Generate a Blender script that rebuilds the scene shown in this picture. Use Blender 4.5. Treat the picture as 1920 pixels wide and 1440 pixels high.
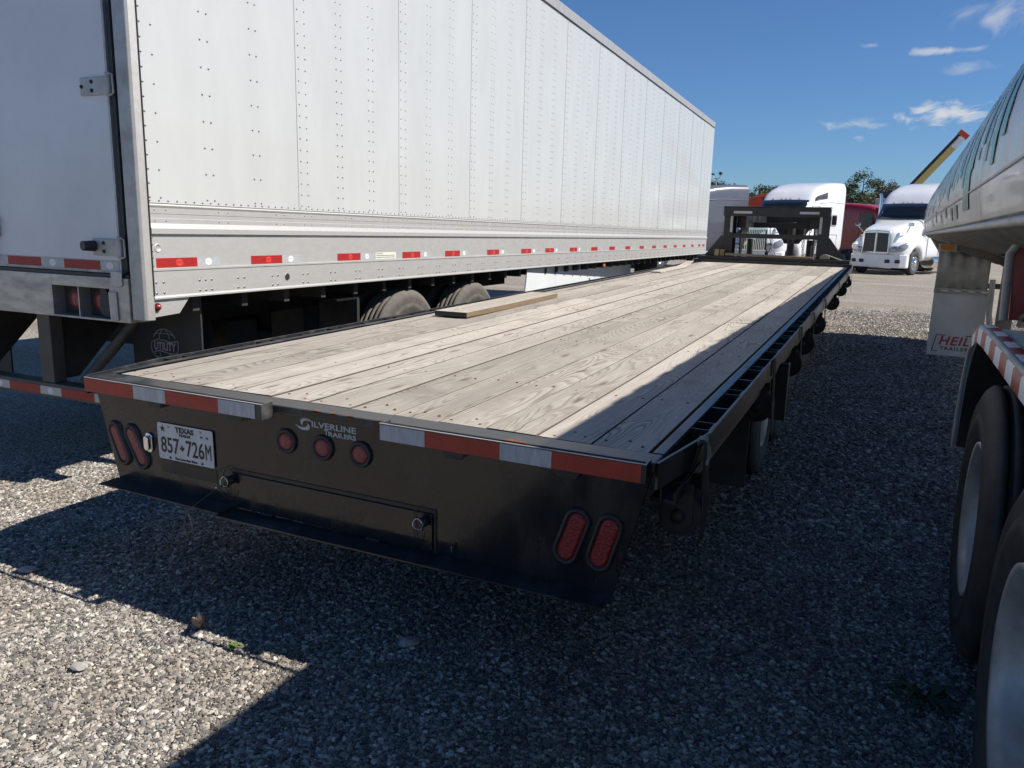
import bpy, bmesh, math, random
from mathutils import Vector, Matrix
R = math.radians
rnd = random.Random(7)
for o in list(bpy.data.objects): bpy.data.objects.remove(o, do_unlink=True)
S = bpy.context.scene
COL = S.collection

# ------------------------------------------------------------------ camera
cam_d = bpy.data.cameras.new('camera'); cam = bpy.data.objects.new('camera', cam_d); COL.objects.link(cam)
cam_d.sensor_fit = 'HORIZONTAL'; cam_d.sensor_width = 36.0
cam_d.lens = 36.0 * 1437.3 / 1920.0
cam_d.clip_start = 0.05; cam_d.clip_end = 3000
CR = [[0.9013584579, 0.4322842181, 0.0261397229], [-0.1079415606, 0.1657959482, 0.9802348306], [-0.4194061871, 0.8863645178, -0.1961030134]]
m = Matrix(((CR[0][0], CR[1][0], -CR[2][0], 1.74987), (CR[0][1], CR[1][1], -CR[2][1], -2.10958), (CR[0][2], CR[1][2], -CR[2][2], 1.5457), (0, 0, 0, 1)))
cam.matrix_world = m
S.camera = cam
S.render.resolution_x = 1024; S.render.resolution_y = 768

# ------------------------------------------------------------------ light
SUN = Vector((0.915, 0.17, 1.0)).normalized()
EL = math.asin(SUN.z); AZ = math.atan2(SUN.x, SUN.y)
sd = bpy.data.lights.new('sun', 'SUN'); sd.energy = 5.0; sd.angle = R(0.53); sd.color = (1.0, 0.945, 0.865)
so = bpy.data.objects.new('sun', sd); COL.objects.link(so); so.location = (20, 5, 25)
so.rotation_euler = SUN.to_track_quat('Z', 'Y').to_euler()
W = bpy.data.worlds.new('World'); S.world = W; W.use_nodes = True
S.view_settings.view_transform = 'Standard'; S.view_settings.look = 'None'
S.view_settings.exposure = 0.50; S.view_settings.gamma = 1.0
try: S.view_settings.use_curve_mapping = False
except Exception: pass
wn = W.node_tree; wn.nodes.clear()
def N(nt, t, **kw):
    n = nt.nodes.new(t)
    for k, v in kw.items():
        if k.startswith('i_'):
            k2 = k[2:]
            n.inputs[int(k2) if k2.isdigit() else k2.replace('_', ' ')].default_value = v
        else: setattr(n, k, v)
    return n
def build_world():
    nt = wn; L = nt.links.new
    sky = N(nt, 'ShaderNodeTexSky', sky_type='NISHITA', sun_disc=False, sun_elevation=EL, sun_rotation=AZ, altitude=50, air_density=1.0, dust_density=0.25, ozone_density=1.6)
    bg = N(nt, 'ShaderNodeBackground', i_Strength=0.0525)
    out = N(nt, 'ShaderNodeOutputWorld')
    tc = N(nt, 'ShaderNodeTexCoord')
    sep = N(nt, 'ShaderNodeSeparateXYZ'); L(tc.outputs['Generated'], sep.inputs[0])
    # thin cirrus: direction projected on a flat sky layer
    zz = N(nt, 'ShaderNodeMath', operation='MAXIMUM'); L(sep.outputs['Z'], zz.inputs[0]); zz.inputs[1].default_value = 0.03
    ux = N(nt, 'ShaderNodeMath', operation='DIVIDE'); L(sep.outputs['X'], ux.inputs[0]); L(zz.outputs[0], ux.inputs[1])
    uy = N(nt, 'ShaderNodeMath', operation='DIVIDE'); L(sep.outputs['Y'], uy.inputs[0]); L(zz.outputs[0], uy.inputs[1])
    cv = N(nt, 'ShaderNodeCombineXYZ'); L(ux.outputs[0], cv.inputs[0]); L(uy.outputs[0], cv.inputs[1])
    def layer(offset, sx, sy, scale, lo, hi, dist):
        mp = N(nt, 'ShaderNodeMapping'); mp.inputs['Scale'].default_value = (sx, sy, 1); mp.inputs['Location'].default_value = offset
        L(cv.outputs[0], mp.inputs[0])
        n1 = N(nt, 'ShaderNodeTexNoise', i_Scale=scale, i_Detail=9.0, i_Roughness=0.62, i_Distortion=dist); L(mp.outputs[0], n1.inputs['Vector'])
        rp = N(nt, 'ShaderNodeMapRange', interpolation_type='SMOOTHSTEP'); rp.inputs['From Min'].default_value = lo; rp.inputs['From Max'].default_value = hi
        L(n1.outputs['Fac'], rp.inputs['Value']); return rp.outputs[0]
    # cloud bodies (centre on the sky layer, half sizes), broken up by noise
    tot = None
    nz = N(nt, 'ShaderNodeTexNoise', i_Scale=6.0, i_Detail=7.0, i_Roughness=0.56, i_Distortion=0.6); 
    mpz = N(nt, 'ShaderNodeMapping'); mpz.inputs['Scale'].default_value = (1.0, 0.28, 1); L(cv.outputs[0], mpz.inputs[0]); L(mpz.outputs[0], nz.inputs['Vector'])
    for cx, cy, hx, hy, amp in CLOUDS:
        dx = N(nt, 'ShaderNodeMath', operation='MULTIPLY_ADD'); L(ux.outputs[0], dx.inputs[0]); dx.inputs[1].default_value = 1 / hx; dx.inputs[2].default_value = -cx / hx
        dy = N(nt, 'ShaderNodeMath', operation='MULTIPLY_ADD'); L(uy.outputs[0], dy.inputs[0]); dy.inputs[1].default_value = 1 / hy; dy.inputs[2].default_value = -cy / hy
        c = N(nt, 'ShaderNodeCombineXYZ'); L(dx.outputs[0], c.inputs[0]); L(dy.outputs[0], c.inputs[1])
        ln = N(nt, 'ShaderNodeVectorMath', operation='LENGTH'); L(c.outputs[0], ln.inputs[0])
        a = N(nt, 'ShaderNodeMath', operation='MULTIPLY_ADD'); L(ln.outputs['Value'], a.inputs[0]); a.inputs[1].default_value = -0.30; L(nz.outputs['Fac'], a.inputs[2])
        r = N(nt, 'ShaderNodeMapRange', interpolation_type='SMOOTHSTEP'); r.inputs['From Min'].default_value = 0.17; r.inputs['From Max'].default_value = 0.56; r.inputs['To Max'].default_value = amp
        L(a.outputs[0], r.inputs['Value'])
        if tot is None: tot = r.outputs[0]
        else:
            mx = N(nt, 'ShaderNodeMath', operation='MAXIMUM'); L(tot, mx.inputs[0]); L(r.outputs[0], mx.inputs[1]); tot = mx.outputs[0]
    wisps = layer((3.1, 1.7, 0), 1.0, 0.3, 0.55, 0.64, 0.86, 1.2)
    wv = N(nt, 'ShaderNodeMath', operation='MULTIPLY'); L(wisps, wv.inputs[0]); wv.inputs[1].default_value = 0.25
    mx = N(nt, 'ShaderNodeMath', operation='MAXIMUM'); L(tot, mx.inputs[0]); L(wv.outputs[0], mx.inputs[1])
    tn = N(nt, 'ShaderNodeMixRGB', blend_type='MULTIPLY', i_0=1.0); L(sky.outputs[0], tn.inputs[1]); tn.inputs[2].default_value = (.64, .95, 1.36, 1)
    mix = N(nt, 'ShaderNodeMixRGB'); L(mx.outputs[0], mix.inputs[0]); L(tn.outputs[0], mix.inputs[1]); mix.inputs[2].default_value = (9.6, 9.7, 9.9, 1)
    L(mix.outputs[0], bg.inputs['Color']); L(bg.outputs[0], out.inputs[0])
CLOUDS = [(.30, 7.3, .34, .75, .85), (-.40, 7.68, .30, .35, .45), (.17, 4.91, .22, .10, .6), (-.18, 4.66, .06, .09, .5), (.32, 4.3, .17, .38, .5), (.32, 5.45, .14, .22, .3), (-.37, 8.7, .08, .25, .5)]
build_world()

# ------------------------------------------------------------------ materials
MATS = {}
def mat(name, col, rough=0.5, metal=0.0, var=0.0, vscale=6.0, col2=None, bump=0.0, bscale=40.0, spec=0.5, coat=0.0, rvar=0.0, stretch=(1, 1, 1), lo=0.35, hi=0.7, emit=None, det=6.0, perobj=0.0):
    if name in MATS: return MATS[name]
    M = bpy.data.materials.new(name); M.use_nodes = True; nt = M.node_tree; L = nt.links.new
    b = nt.nodes['Principled BSDF']
    b.inputs['Roughness'].default_value = rough; b.inputs['Metallic'].default_value = metal
    b.inputs['Specular IOR Level'].default_value = spec; b.inputs['Coat Weight'].default_value = coat
    b.inputs['Base Color'].default_value = (*col, 1)
    if emit: b.inputs['Emission Color'].default_value = (*emit[:3], 1); b.inputs['Emission Strength'].default_value = emit[3]
    tc = N(nt, 'ShaderNodeTexCoord'); mp = N(nt, 'ShaderNodeMapping'); mp.inputs['Scale'].default_value = stretch
    L(tc.outputs['Object'], mp.inputs[0])
    if var or col2:
        n = N(nt, 'ShaderNodeTexNoise', i_Scale=vscale, i_Detail=det, i_Roughness=0.65); L(mp.outputs[0], n.inputs['Vector'])
        mr = N(nt, 'ShaderNodeMapRange'); mr.inputs['From Min'].default_value = lo; mr.inputs['From Max'].default_value = hi; L(n.outputs['Fac'], mr.inputs[0])
        mx = N(nt, 'ShaderNodeMixRGB'); L(mr.outputs[0], mx.inputs[0]); mx.inputs[1].default_value = (*col, 1)
        mx.inputs[2].default_value = (*(col2 if col2 else tuple(c * (1 - var) for c in col)), 1)
        c_out = mx.outputs[0]
        if perobj:
            oi = N(nt, 'ShaderNodeObjectInfo'); hs = N(nt, 'ShaderNodeHueSaturation')
            m2 = N(nt, 'ShaderNodeMapRange'); m2.inputs['To Min'].default_value = 1 - perobj; m2.inputs['To Max'].default_value = 1 + perobj
            L(oi.outputs['Random'], m2.inputs[0]); L(m2.outputs[0], hs.inputs['Value']); L(c_out, hs.inputs['Color']); c_out = hs.outputs[0]
        L(c_out, b.inputs['Base Color'])
        if rvar:
            m3 = N(nt, 'ShaderNodeMapRange'); m3.inputs['To Min'].default_value = rough; m3.inputs['To Max'].default_value = min(1, rough + rvar); L(mr.outputs[0], m3.inputs[0]); L(m3.outputs[0], b.inputs['Roughness'])
    if bump:
        n2 = N(nt, 'ShaderNodeTexNoise', i_Scale=bscale, i_Detail=4.0); L(mp.outputs[0], n2.inputs['Vector'])
        bp = N(nt, 'ShaderNodeBump', i_Strength=bump, i_Distance=0.01); L(n2.outputs['Fac'], bp.inputs['Height']); L(bp.outputs[0], b.inputs['Normal'])
    MATS[name] = M; return M

def gravel_ground():
    M = bpy.data.materials.new('gravel_ground'); M.use_nodes = True; nt = M.node_tree; L = nt.links.new; b = nt.nodes['Principled BSDF']
    b.inputs['Roughness'].default_value = 0.9; b.inputs['Specular IOR Level'].default_value = 0.2
    tc = N(nt, 'ShaderNodeTexCoord')
    v = N(nt, 'ShaderNodeTexVoronoi', i_Scale=62.0, i_Randomness=1.0); L(tc.outputs['Object'], v.inputs['Vector'])
    v2 = N(nt, 'ShaderNodeTexVoronoi', i_Scale=23.0); L(tc.outputs['Object'], v2.inputs['Vector'])
    cr = N(nt, 'ShaderNodeValToRGB'); e = cr.color_ramp.elements
    e[0].position = 0; e[0].color = (.12, .112, .102, 1); e[1].position = 1; e[1].color = (.66, .60, .52, 1)
    for p, c in ((.3, (.255, .232, .205)), (.55, (.37, .335, .29)), (.8, (.47, .425, .365))):
        q = e.new(p); q.color = (*c, 1)
    L(v.outputs['Color'], cr.inputs[0])
    big = N(nt, 'ShaderNodeTexNoise', i_Scale=0.45, i_Detail=5.0, i_Roughness=0.6); L(tc.outputs['Object'], big.inputs['Vector'])
    br = N(nt, 'ShaderNodeMapRange'); br.inputs['From Min'].default_value = .35; br.inputs['From Max'].default_value = .68; L(big.outputs['Fac'], br.inputs[0])
    tint = N(nt, 'ShaderNodeMixRGB', blend_type='MULTIPLY'); tint.inputs[2].default_value = (.80, .74, .67, 1); L(br.outputs[0], tint.inputs[0]); L(cr.outputs[0], tint.inputs[1])
    # tyre-worn bands running across the yard
    mp = N(nt, 'ShaderNodeMapping'); mp.inputs['Scale'].default_value = (.05, .9, 1); L(tc.outputs['Object'], mp.inputs[0])
    tr = N(nt, 'ShaderNodeTexNoise', i_Scale=1.0, i_Detail=3.0); L(mp.outputs[0], tr.inputs['Vector'])
    t2 = N(nt, 'ShaderNodeMapRange'); t2.inputs['From Min'].default_value = .48; t2.inputs['From Max'].default_value = .7; t2.inputs['To Max'].default_value = .55; L(tr.outputs['Fac'], t2.inputs[0])
    mx = N(nt, 'ShaderNodeMixRGB'); mx.inputs[2].default_value = (.43, .385, .33, 1); L(t2.outputs[0], mx.inputs[0]); L(tint.outputs[0], mx.inputs[1])
    L(mx.outputs[0], b.inputs['Base Color'])
    inv = N(nt, 'ShaderNodeMath', operation='SUBTRACT'); inv.inputs[0].default_value = 1; L(v.outputs['Distance'], inv.inputs[1])
    inv2 = N(nt, 'ShaderNodeMath', operation='SUBTRACT'); inv2.inputs[0].default_value = 1; L(v2.outputs['Distance'], inv2.inputs[1])
    ad = N(nt, 'ShaderNodeMath', operation='MULTIPLY_ADD'); L(inv2.outputs[0], ad.inputs[0]); ad.inputs[1].default_value = .8; L(inv.outputs[0], ad.inputs[2])
    bp = N(nt, 'ShaderNodeBump', i_Strength=1.0, i_Distance=0.02); L(ad.outputs[0], bp.inputs['Height']); L(bp.outputs[0], b.inputs['Normal'])
    return M
def stone_mat():
    M = bpy.data.materials.new('gravel_stone'); M.use_nodes = True; nt = M.node_tree; L = nt.links.new; b = nt.nodes['Principled BSDF']
    b.inputs['Roughness'].default_value = 0.8; b.inputs['Specular IOR Level'].default_value = 0.3
    oi = N(nt, 'ShaderNodeObjectInfo')
    cr = N(nt, 'ShaderNodeValToRGB'); e = cr.color_ramp.elements
    e[0].position = 0; e[0].color = (.070, .068, .068, 1); e[1].position = 1; e[1].color = (.70, .66, .58, 1)
    for p, c in ((.2, (.145, .138, .130)), (.42, (.235, .220, .20)), (.58, (.32, .282, .236)), (.75, (.37, .345, .305)), (.9, (.50, .465, .41))):
        q = e.new(p); q.color = (*c, 1)
    L(oi.outputs['Random'], cr.inputs[0])
    ge = N(nt, 'ShaderNodeNewGeometry'); wn_ = N(nt, 'ShaderNodeTexNoise', i_Scale=1.5, i_Detail=6.0, i_Roughness=.65); L(ge.outputs['Position'], wn_.inputs['Vector'])
    wr = N(nt, 'ShaderNodeMapRange'); wr.inputs['From Min'].default_value = .40; wr.inputs['From Max'].default_value = .70; wr.inputs['To Max'].default_value = .75; L(wn_.outputs['Fac'], wr.inputs[0])
    pt = N(nt, 'ShaderNodeMixRGB', blend_type='MULTIPLY'); pt.inputs[2].default_value = (.62, .55, .47, 1); L(wr.outputs[0], pt.inputs[0]); L(cr.outputs[0], pt.inputs[1])
    tc = N(nt, 'ShaderNodeTexCoord'); n = N(nt, 'ShaderNodeTexNoise', i_Scale=1.6, i_Detail=4.0); L(tc.outputs['Object'], n.inputs['Vector'])
    mr = N(nt, 'ShaderNodeMapRange'); mr.inputs['To Min'].default_value = .72; mr.inputs['To Max'].default_value = 1.2; L(n.outputs['Fac'], mr.inputs[0])
    mx = N(nt, 'ShaderNodeMixRGB', blend_type='MULTIPLY', i_0=1.0); L(pt.outputs[0], mx.inputs[1]); L(mr.outputs[0], mx.inputs[2])
    L(mx.outputs[0], b.inputs['Base Color']); return M
def wood_mat(name, light, dark, freq=46.0, wear=0.5):
    M = bpy.data.materials.new(name); M.use_nodes = True; nt = M.node_tree; L = nt.links.new; b = nt.nodes['Principled BSDF']
    b.inputs['Roughness'].default_value = 0.82; b.inputs['Specular IOR Level'].default_value = 0.25
    tc = N(nt, 'ShaderNodeTexCoord'); oi = N(nt, 'ShaderNodeObjectInfo')
    off = N(nt, 'ShaderNodeMath', operation='MULTIPLY'); L(oi.outputs['Random'], off.inputs[0]); off.inputs[1].default_value = 57.0
    co = N(nt, 'ShaderNodeCombineXYZ'); L(off.outputs[0], co.inputs[0]); L(off.outputs[0], co.inputs[1]); L(off.outputs[0], co.inputs[2])
    ad = N(nt, 'ShaderNodeVectorMath', operation='ADD'); L(tc.outputs['Object'], ad.inputs[0]); L(co.outputs[0], ad.inputs[1])
    mp = N(nt, 'ShaderNodeMapping'); mp.inputs['Scale'].default_value = (4.2, .62, 4.2); L(ad.outputs[0], mp.inputs[0])
    n = N(nt, 'ShaderNodeTexNoise', i_Scale=1.0, i_Detail=1.6, i_Roughness=.45, i_Distortion=.35); L(mp.outputs[0], n.inputs['Vector'])
    # growth rings: contour lines of a smooth field, finer next to the board edges
    sx = N(nt, 'ShaderNodeSeparateXYZ'); L(ad.outputs[0], sx.inputs[0])
    mu = N(nt, 'ShaderNodeMath', operation='MULTIPLY'); L(n.outputs['Fac'], mu.inputs[0]); mu.inputs[1].default_value = freq
    ml = N(nt, 'ShaderNodeMath', operation='MULTIPLY_ADD'); L(sx.outputs[0], ml.inputs[0]); ml.inputs[1].default_value = 26.0; L(mu.outputs[0], ml.inputs[2])
    fr = N(nt, 'ShaderNodeMath', operation='FRACT'); L(ml.outputs[0], fr.inputs[0])
    cr = N(nt, 'ShaderNodeValToRGB'); e = cr.color_ramp.elements; cr.color_ramp.interpolation = 'EASE'
    e[0].position = 0; e[0].color = (0, 0, 0, 1); e[1].position = 1; e[1].color = (0, 0, 0, 1)
    q = e.new(.35); q.color = (.25, .25, .25, 1); q = e.new(.78); q.color = (1, 1, 1, 1)
    L(fr.outputs[0], cr.inputs[0])
    # where rings show strongly / faintly
    pm = N(nt, 'ShaderNodeMapping'); pm.inputs['Scale'].default_value = (6, .5, 6); L(ad.outputs[0], pm.inputs[0])
    pn = N(nt, 'ShaderNodeTexNoise', i_Scale=1.0, i_Detail=3.0); L(pm.outputs[0], pn.inputs['Vector'])
    pr = N(nt, 'ShaderNodeMapRange'); pr.inputs['From Min'].default_value = .36; pr.inputs['From Max'].default_value = .66; pr.inputs['To Min'].default_value = .14; pr.inputs['To Max'].default_value = .74; L(pn.outputs['Fac'], pr.inputs[0])
    rs = N(nt, 'ShaderNodeMath', operation='MULTIPLY'); L(cr.outputs[0], rs.inputs[0]); L(pr.outputs[0], rs.inputs[1])
    mx = N(nt, 'ShaderNodeMixRGB'); L(rs.outputs[0], mx.inputs[0]); mx.inputs[1].default_value = (*light, 1); mx.inputs[2].default_value = (*dark, 1)
    # fine fibre
    fm = N(nt, 'ShaderNodeMapping'); fm.inputs['Scale'].default_value = (260, 5, 260); L(ad.outputs[0], fm.inputs[0])
    fn = N(nt, 'ShaderNodeTexNoise', i_Scale=1.0, i_Detail=4.0); L(fm.outputs[0], fn.inputs['Vector'])
    fr2 = N(nt, 'ShaderNodeMapRange'); fr2.inputs['From Min'].default_value = .3; fr2.inputs['From Max'].default_value = .7; fr2.inputs['To Min'].default_value = .80; fr2.inputs['To Max'].default_value = 1.12; L(fn.outputs['Fac'], fr2.inputs[0])
    m2 = N(nt, 'ShaderNodeMixRGB', blend_type='MULTIPLY', i_0=1.0); L(mx.outputs[0], m2.inputs[1]); L(fr2.outputs[0], m2.inputs[2])
    # weather blotches
    bn = N(nt, 'ShaderNodeTexNoise', i_Scale=2.3, i_Detail=6.0, i_Roughness=.7); L(ad.outputs[0], bn.inputs['Vector'])
    br = N(nt, 'ShaderNodeMapRange'); br.inputs['From Min'].default_value = .52; br.inputs['From Max'].default_value = .75; br.inputs['To Max'].default_value = wear; L(bn.outputs['Fac'], br.inputs[0])
    m3 = N(nt, 'ShaderNodeMixRGB'); L(br.outputs[0], m3.inputs[0]); L(m2.outputs[0], m3.inputs[1]); m3.inputs[2].default_value = (.205, .175, .146, 1)
    # knots
    km = N(nt, 'ShaderNodeMapping'); km.inputs['Scale'].default_value = (3.2, .8, 3.2); L(ad.outputs[0], km.inputs[0])
    kv = N(nt, 'ShaderNodeTexVoronoi', i_Scale=1.0, voronoi_dimensions='2D'); L(km.outputs[0], kv.inputs['Vector'])
    kr = N(nt, 'ShaderNodeMapRange'); kr.inputs['From Min'].default_value = .02; kr.inputs['From Max'].default_value = .06; kr.inputs['To Min'].default_value = .8; kr.inputs['To Max'].default_value = 0.; L(kv.outputs['Distance'], kr.inputs[0])
    m4 = N(nt, 'ShaderNodeMixRGB'); L(kr.outputs[0], m4.inputs[0]); L(m3.outputs[0], m4.inputs[1]); m4.inputs[2].default_value = (.16, .115, .085, 1)
    hs = N(nt, 'ShaderNodeHueSaturation'); rv = N(nt, 'ShaderNodeMapRange'); rv.inputs['To Min'].default_value = .76; rv.inputs['To Max'].default_value = 1.12
    L(oi.outputs['Random'], rv.inputs[0]); L(rv.outputs[0], hs.inputs['Value']); L(m4.outputs[0], hs.inputs['Color']); L(hs.outputs[0], b.inputs['Base Color'])
    hh = N(nt, 'ShaderNodeMath', operation='MULTIPLY_ADD'); L(rs.outputs[0], hh.inputs[0]); hh.inputs[1].default_value = -.5; L(fn.outputs['Fac'], hh.inputs[2])
    bp = N(nt, 'ShaderNodeBump', i_Strength=.5, i_Distance=0.003); L(hh.outputs[0], bp.inputs['Height']); L(bp.outputs[0], b.inputs['Normal'])
    return M
M_ground = gravel_ground(); M_stone = stone_mat()
M_wood = wood_mat('weathered_plank', (.445, .405, .350), (.135, .108, .088), wear=.75)
M_wood2 = wood_mat('raw_lumber', (.36, .27, .155), (.21, .15, .08), 30, .2)
M_woodedge = mat('dark_plank_edge', (.075, .060, .048), .95, col2=(.13, .105, .085), vscale=30)  # darker wood for the plank side faces, so the gaps read dark
M_woodside = mat('sawn_brown_edge', (.20, .145, .085), .9, col2=(.13, .095, .06), vscale=14, stretch=(3, .6, 6))
M_black = mat('black_trailer_paint', (.012, .012, .013), .16, col2=(.027, .024, .021), vscale=3.0, rvar=.36, coat=.2, bump=.03, bscale=5, lo=.45, hi=.82, stretch=(2.6, 1, .8))
M_blackd = mat('dusty_black_steel', (.013, .013, .014), .35, col2=(.045, .041, .036), vscale=5, rvar=.35, lo=.45, hi=.8)
M_beam = mat('worn_black_edge', (.020, .021, .023), .30, col2=(.10, .10, .10), vscale=7, rvar=.25, lo=.5, hi=.8)
M_dark = mat('undercarriage', (.016, .015, .014), .7, col2=(.05, .044, .037), vscale=4)
M_rubber = mat('tyre_rubber', (.022, .022, .023), .72, col2=(.055, .052, .048), vscale=9, bump=.15, bscale=90)
M_rubberd = mat('dusty_tyre', (.085, .078, .068), .85, col2=(.15, .135, .115), vscale=7, bump=.15, bscale=60)
M_rubm = mat('black_grommet', (.012, .012, .013), .45, col2=(.03, .03, .03), vscale=20)
M_white = mat('white_side_skin', (.475, .483, .470), .30, col2=(.430, .438, .428), vscale=1.5, bump=.05, bscale=.9, rvar=.12, coat=.25, stretch=(1, 1.8, .6), det=3.0)
M_door = mat('white_door_skin', (.70, .72, .73), .32, col2=(.60, .62, .63), vscale=1.3, rvar=.2, coat=.2, bump=.02, bscale=2)
M_alu = mat('aluminium_rail', (.50, .495, .48), .45, metal=.45, col2=(.40, .39, .365), vscale=14, stretch=(1, .6, 1.4), rvar=.2, bump=.03, bscale=120)
M_alud = mat('galvanised_steel', (.50, .49, .47), .48, metal=.6, col2=(.33, .31, .28), vscale=8, rvar=.2, lo=.4, hi=.8)
M_sill = mat('stainless_sill', (.50, .49, .46), .38, metal=.7, col2=(.27, .245, .21), vscale=5, stretch=(1, 1, 3), rvar=.3, lo=.4, hi=.85)
M_guard = mat('sooty_guard_steel', (.085, .075, .065), .55, metal=.4, col2=(.15, .13, .11), vscale=6, rvar=.2)
M_rivet = mat('rivet', (.20, .205, .205), .4, metal=.6, var=.3, vscale=30)
M_redtape = mat('red_reflective_tape', (.36, .018, .018), .36, col2=(.26, .014, .014), vscale=60, spec=.4)
M_whitetape = mat('silver_reflective_tape', (.46, .48, .48), .35, col2=(.36, .38, .39), vscale=50, metal=.2)
M_redtape2 = mat('scuffed_orange_red_tape', (.42, .036, .020), .42, col2=(.31, .030, .018), vscale=25)
M_whitetape2 = mat('scuffed_white_tape', (.52, .53, .53), .45, col2=(.36, .37, .39), vscale=22, stretch=(3, 1, .6))
M_redlens = mat('red_lens', (.30, .016, .016), .28, col2=(.20, .012, .014), vscale=90, coat=.5, bump=.5, bscale=130)
M_redlens2 = mat('sun_faded_red_lens', (.33, .075, .060), .42, col2=(.22, .04, .035), vscale=90, bump=.5, bscale=130)
M_amber = mat('amber_lens', (.55, .20, .02), .25, var=.2, vscale=60, coat=.5)
M_chrome = mat('chrome', (.80, .80, .80), .10, metal=1.0, var=.12, vscale=5)
M_plate = mat('plate_white', (.60, .61, .61), .35, col2=(.52, .53, .53), vscale=12)
M_ink = mat('plate_ink', (.012, .012, .014), .5, var=.2)
M_decal = mat('silver_decal', (.50, .51, .52), .4, var=.15, vscale=40)
M_logo = mat('faded_white_print', (.42, .43, .45), .6, var=.3, vscale=40)
M_logow = mat('tape_logo_white', (.75, .76, .76), .4, var=.1, vscale=40)
M_logor = mat('tape_logo_red', (.62, .05, .04), .4, var=.1, vscale=40)
M_rust = mat('rust', (.22, .075, .03), .9, col2=(.10, .04, .02), vscale=50)
M_flap = mat('mudflap_black', (.020, .022, .026), .55, col2=(.045, .045, .048), vscale=5)
M_flapw = mat('mudflap_white', (.60, .61, .61), .5, col2=(.50, .50, .49), vscale=4, stretch=(1, 1, .5))
M_tank = mat('bright_tank_skin', (.62, .63, .62), .30, metal=.30, coat=.12, col2=(.54, .535, .52), vscale=2.4, stretch=(1, 1.6, .6), rvar=.10, bump=.012, bscale=1.2, det=3.0)
M_tankd = mat('shade_toned_tank_belly', (.20, .195, .17), .55, metal=.15, col2=(.13, .12, .10), vscale=2.5, rvar=.2)  # duller than the shell, with the belly's shade put into its dark colour
M_green = mat('green_vinyl_lettering', (.085, .27, .19), .30, col2=(.11, .32, .235), vscale=5, coat=.1)
M_greend = mat('deep_green_band', (.040, .115, .030), .28, col2=(.07, .14, .045), vscale=7, stretch=(1, 3, 6), coat=.3)
M_offw = mat('dirty_white_fender', (.44, .44, .41), .45, col2=(.28, .27, .24), vscale=5, rvar=.2)
M_redp = mat('faded_red_panel', (.42, .075, .080), .38, col2=(.30, .05, .05), vscale=6, coat=.3)
M_rim = mat('white_steel_wheel', (.50, .49, .47), .42, metal=.3, col2=(.30, .27, .24), vscale=7, rvar=.2)
M_strap = mat('strap_webbing', (.028, .028, .027), .9, col2=(.075, .07, .06), vscale=9, bump=.3, bscale=200)
M_strapw = mat('pale_webbing', (.36, .34, .28), .9, col2=(.22, .2, .17), vscale=30)
M_twhite = mat('white_truck_paint', (.78, .79, .81), .22, col2=(.70, .71, .73), vscale=2, coat=.6)
M_tgrey = mat('grey_truck_paint', (.105, .108, .135), .28, col2=(.09, .092, .115), vscale=2, coat=.5)
M_tred = mat('red_truck_paint', (.33, .012, .016), .25, col2=(.25, .010, .013), vscale=2, coat=.6)
M_glass = mat('dark_glass', (.010, .012, .014), .06, var=.3, vscale=2, coat=.5)
M_mesh = mat('grille_mesh', (.075, .075, .08), .5, metal=.5, var=.4, vscale=80)
M_headl = mat('headlight_lens', (.42, .43, .45), .12, metal=.4, var=.4, vscale=12, coat=.8)
M_orange = mat('orange_machine_paint', (.60, .075, .025), .4, col2=(.45, .06, .02), vscale=4)
M_yellow = mat('yellow_boom_paint', (.62, .44, .13), .45, col2=(.55, .40, .14), vscale=4)
M_bark = mat('pine_bark', (.13, .09, .065), .9, col2=(.07, .05, .04), vscale=8)
M_leaf1 = mat('pine_needles', (.075, .105, .050), .8, col2=(.035, .055, .026), vscale=1.2, lo=.3, hi=.7)
M_leaf2 = mat('light_foliage', (.125, .150, .060), .8, col2=(.07, .09, .036), vscale=1.0, lo=.3, hi=.7)
M_leaf3 = mat('bare_twigs', (.16, .145, .10), .9, col2=(.11, .10, .07), vscale=1.0)
M_dry = mat('dry_leaf', (.30, .20, .13), .8, col2=(.42, .33, .25), vscale=30)
M_weed = mat('weed_green', (.14, .22, .03), .7, col2=(.08, .15, .02), vscale=20)
M_weedd = mat('weed_dark', (.035, .075, .025), .7, col2=(.02, .05, .02), vscale=20)
M_pale = mat('pale_limestone', (.40, .38, .34), .85, col2=(.27, .255, .23), vscale=40)
M_label = mat('paper_label', (.66, .66, .58), .6, var=.2, vscale=60)

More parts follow.
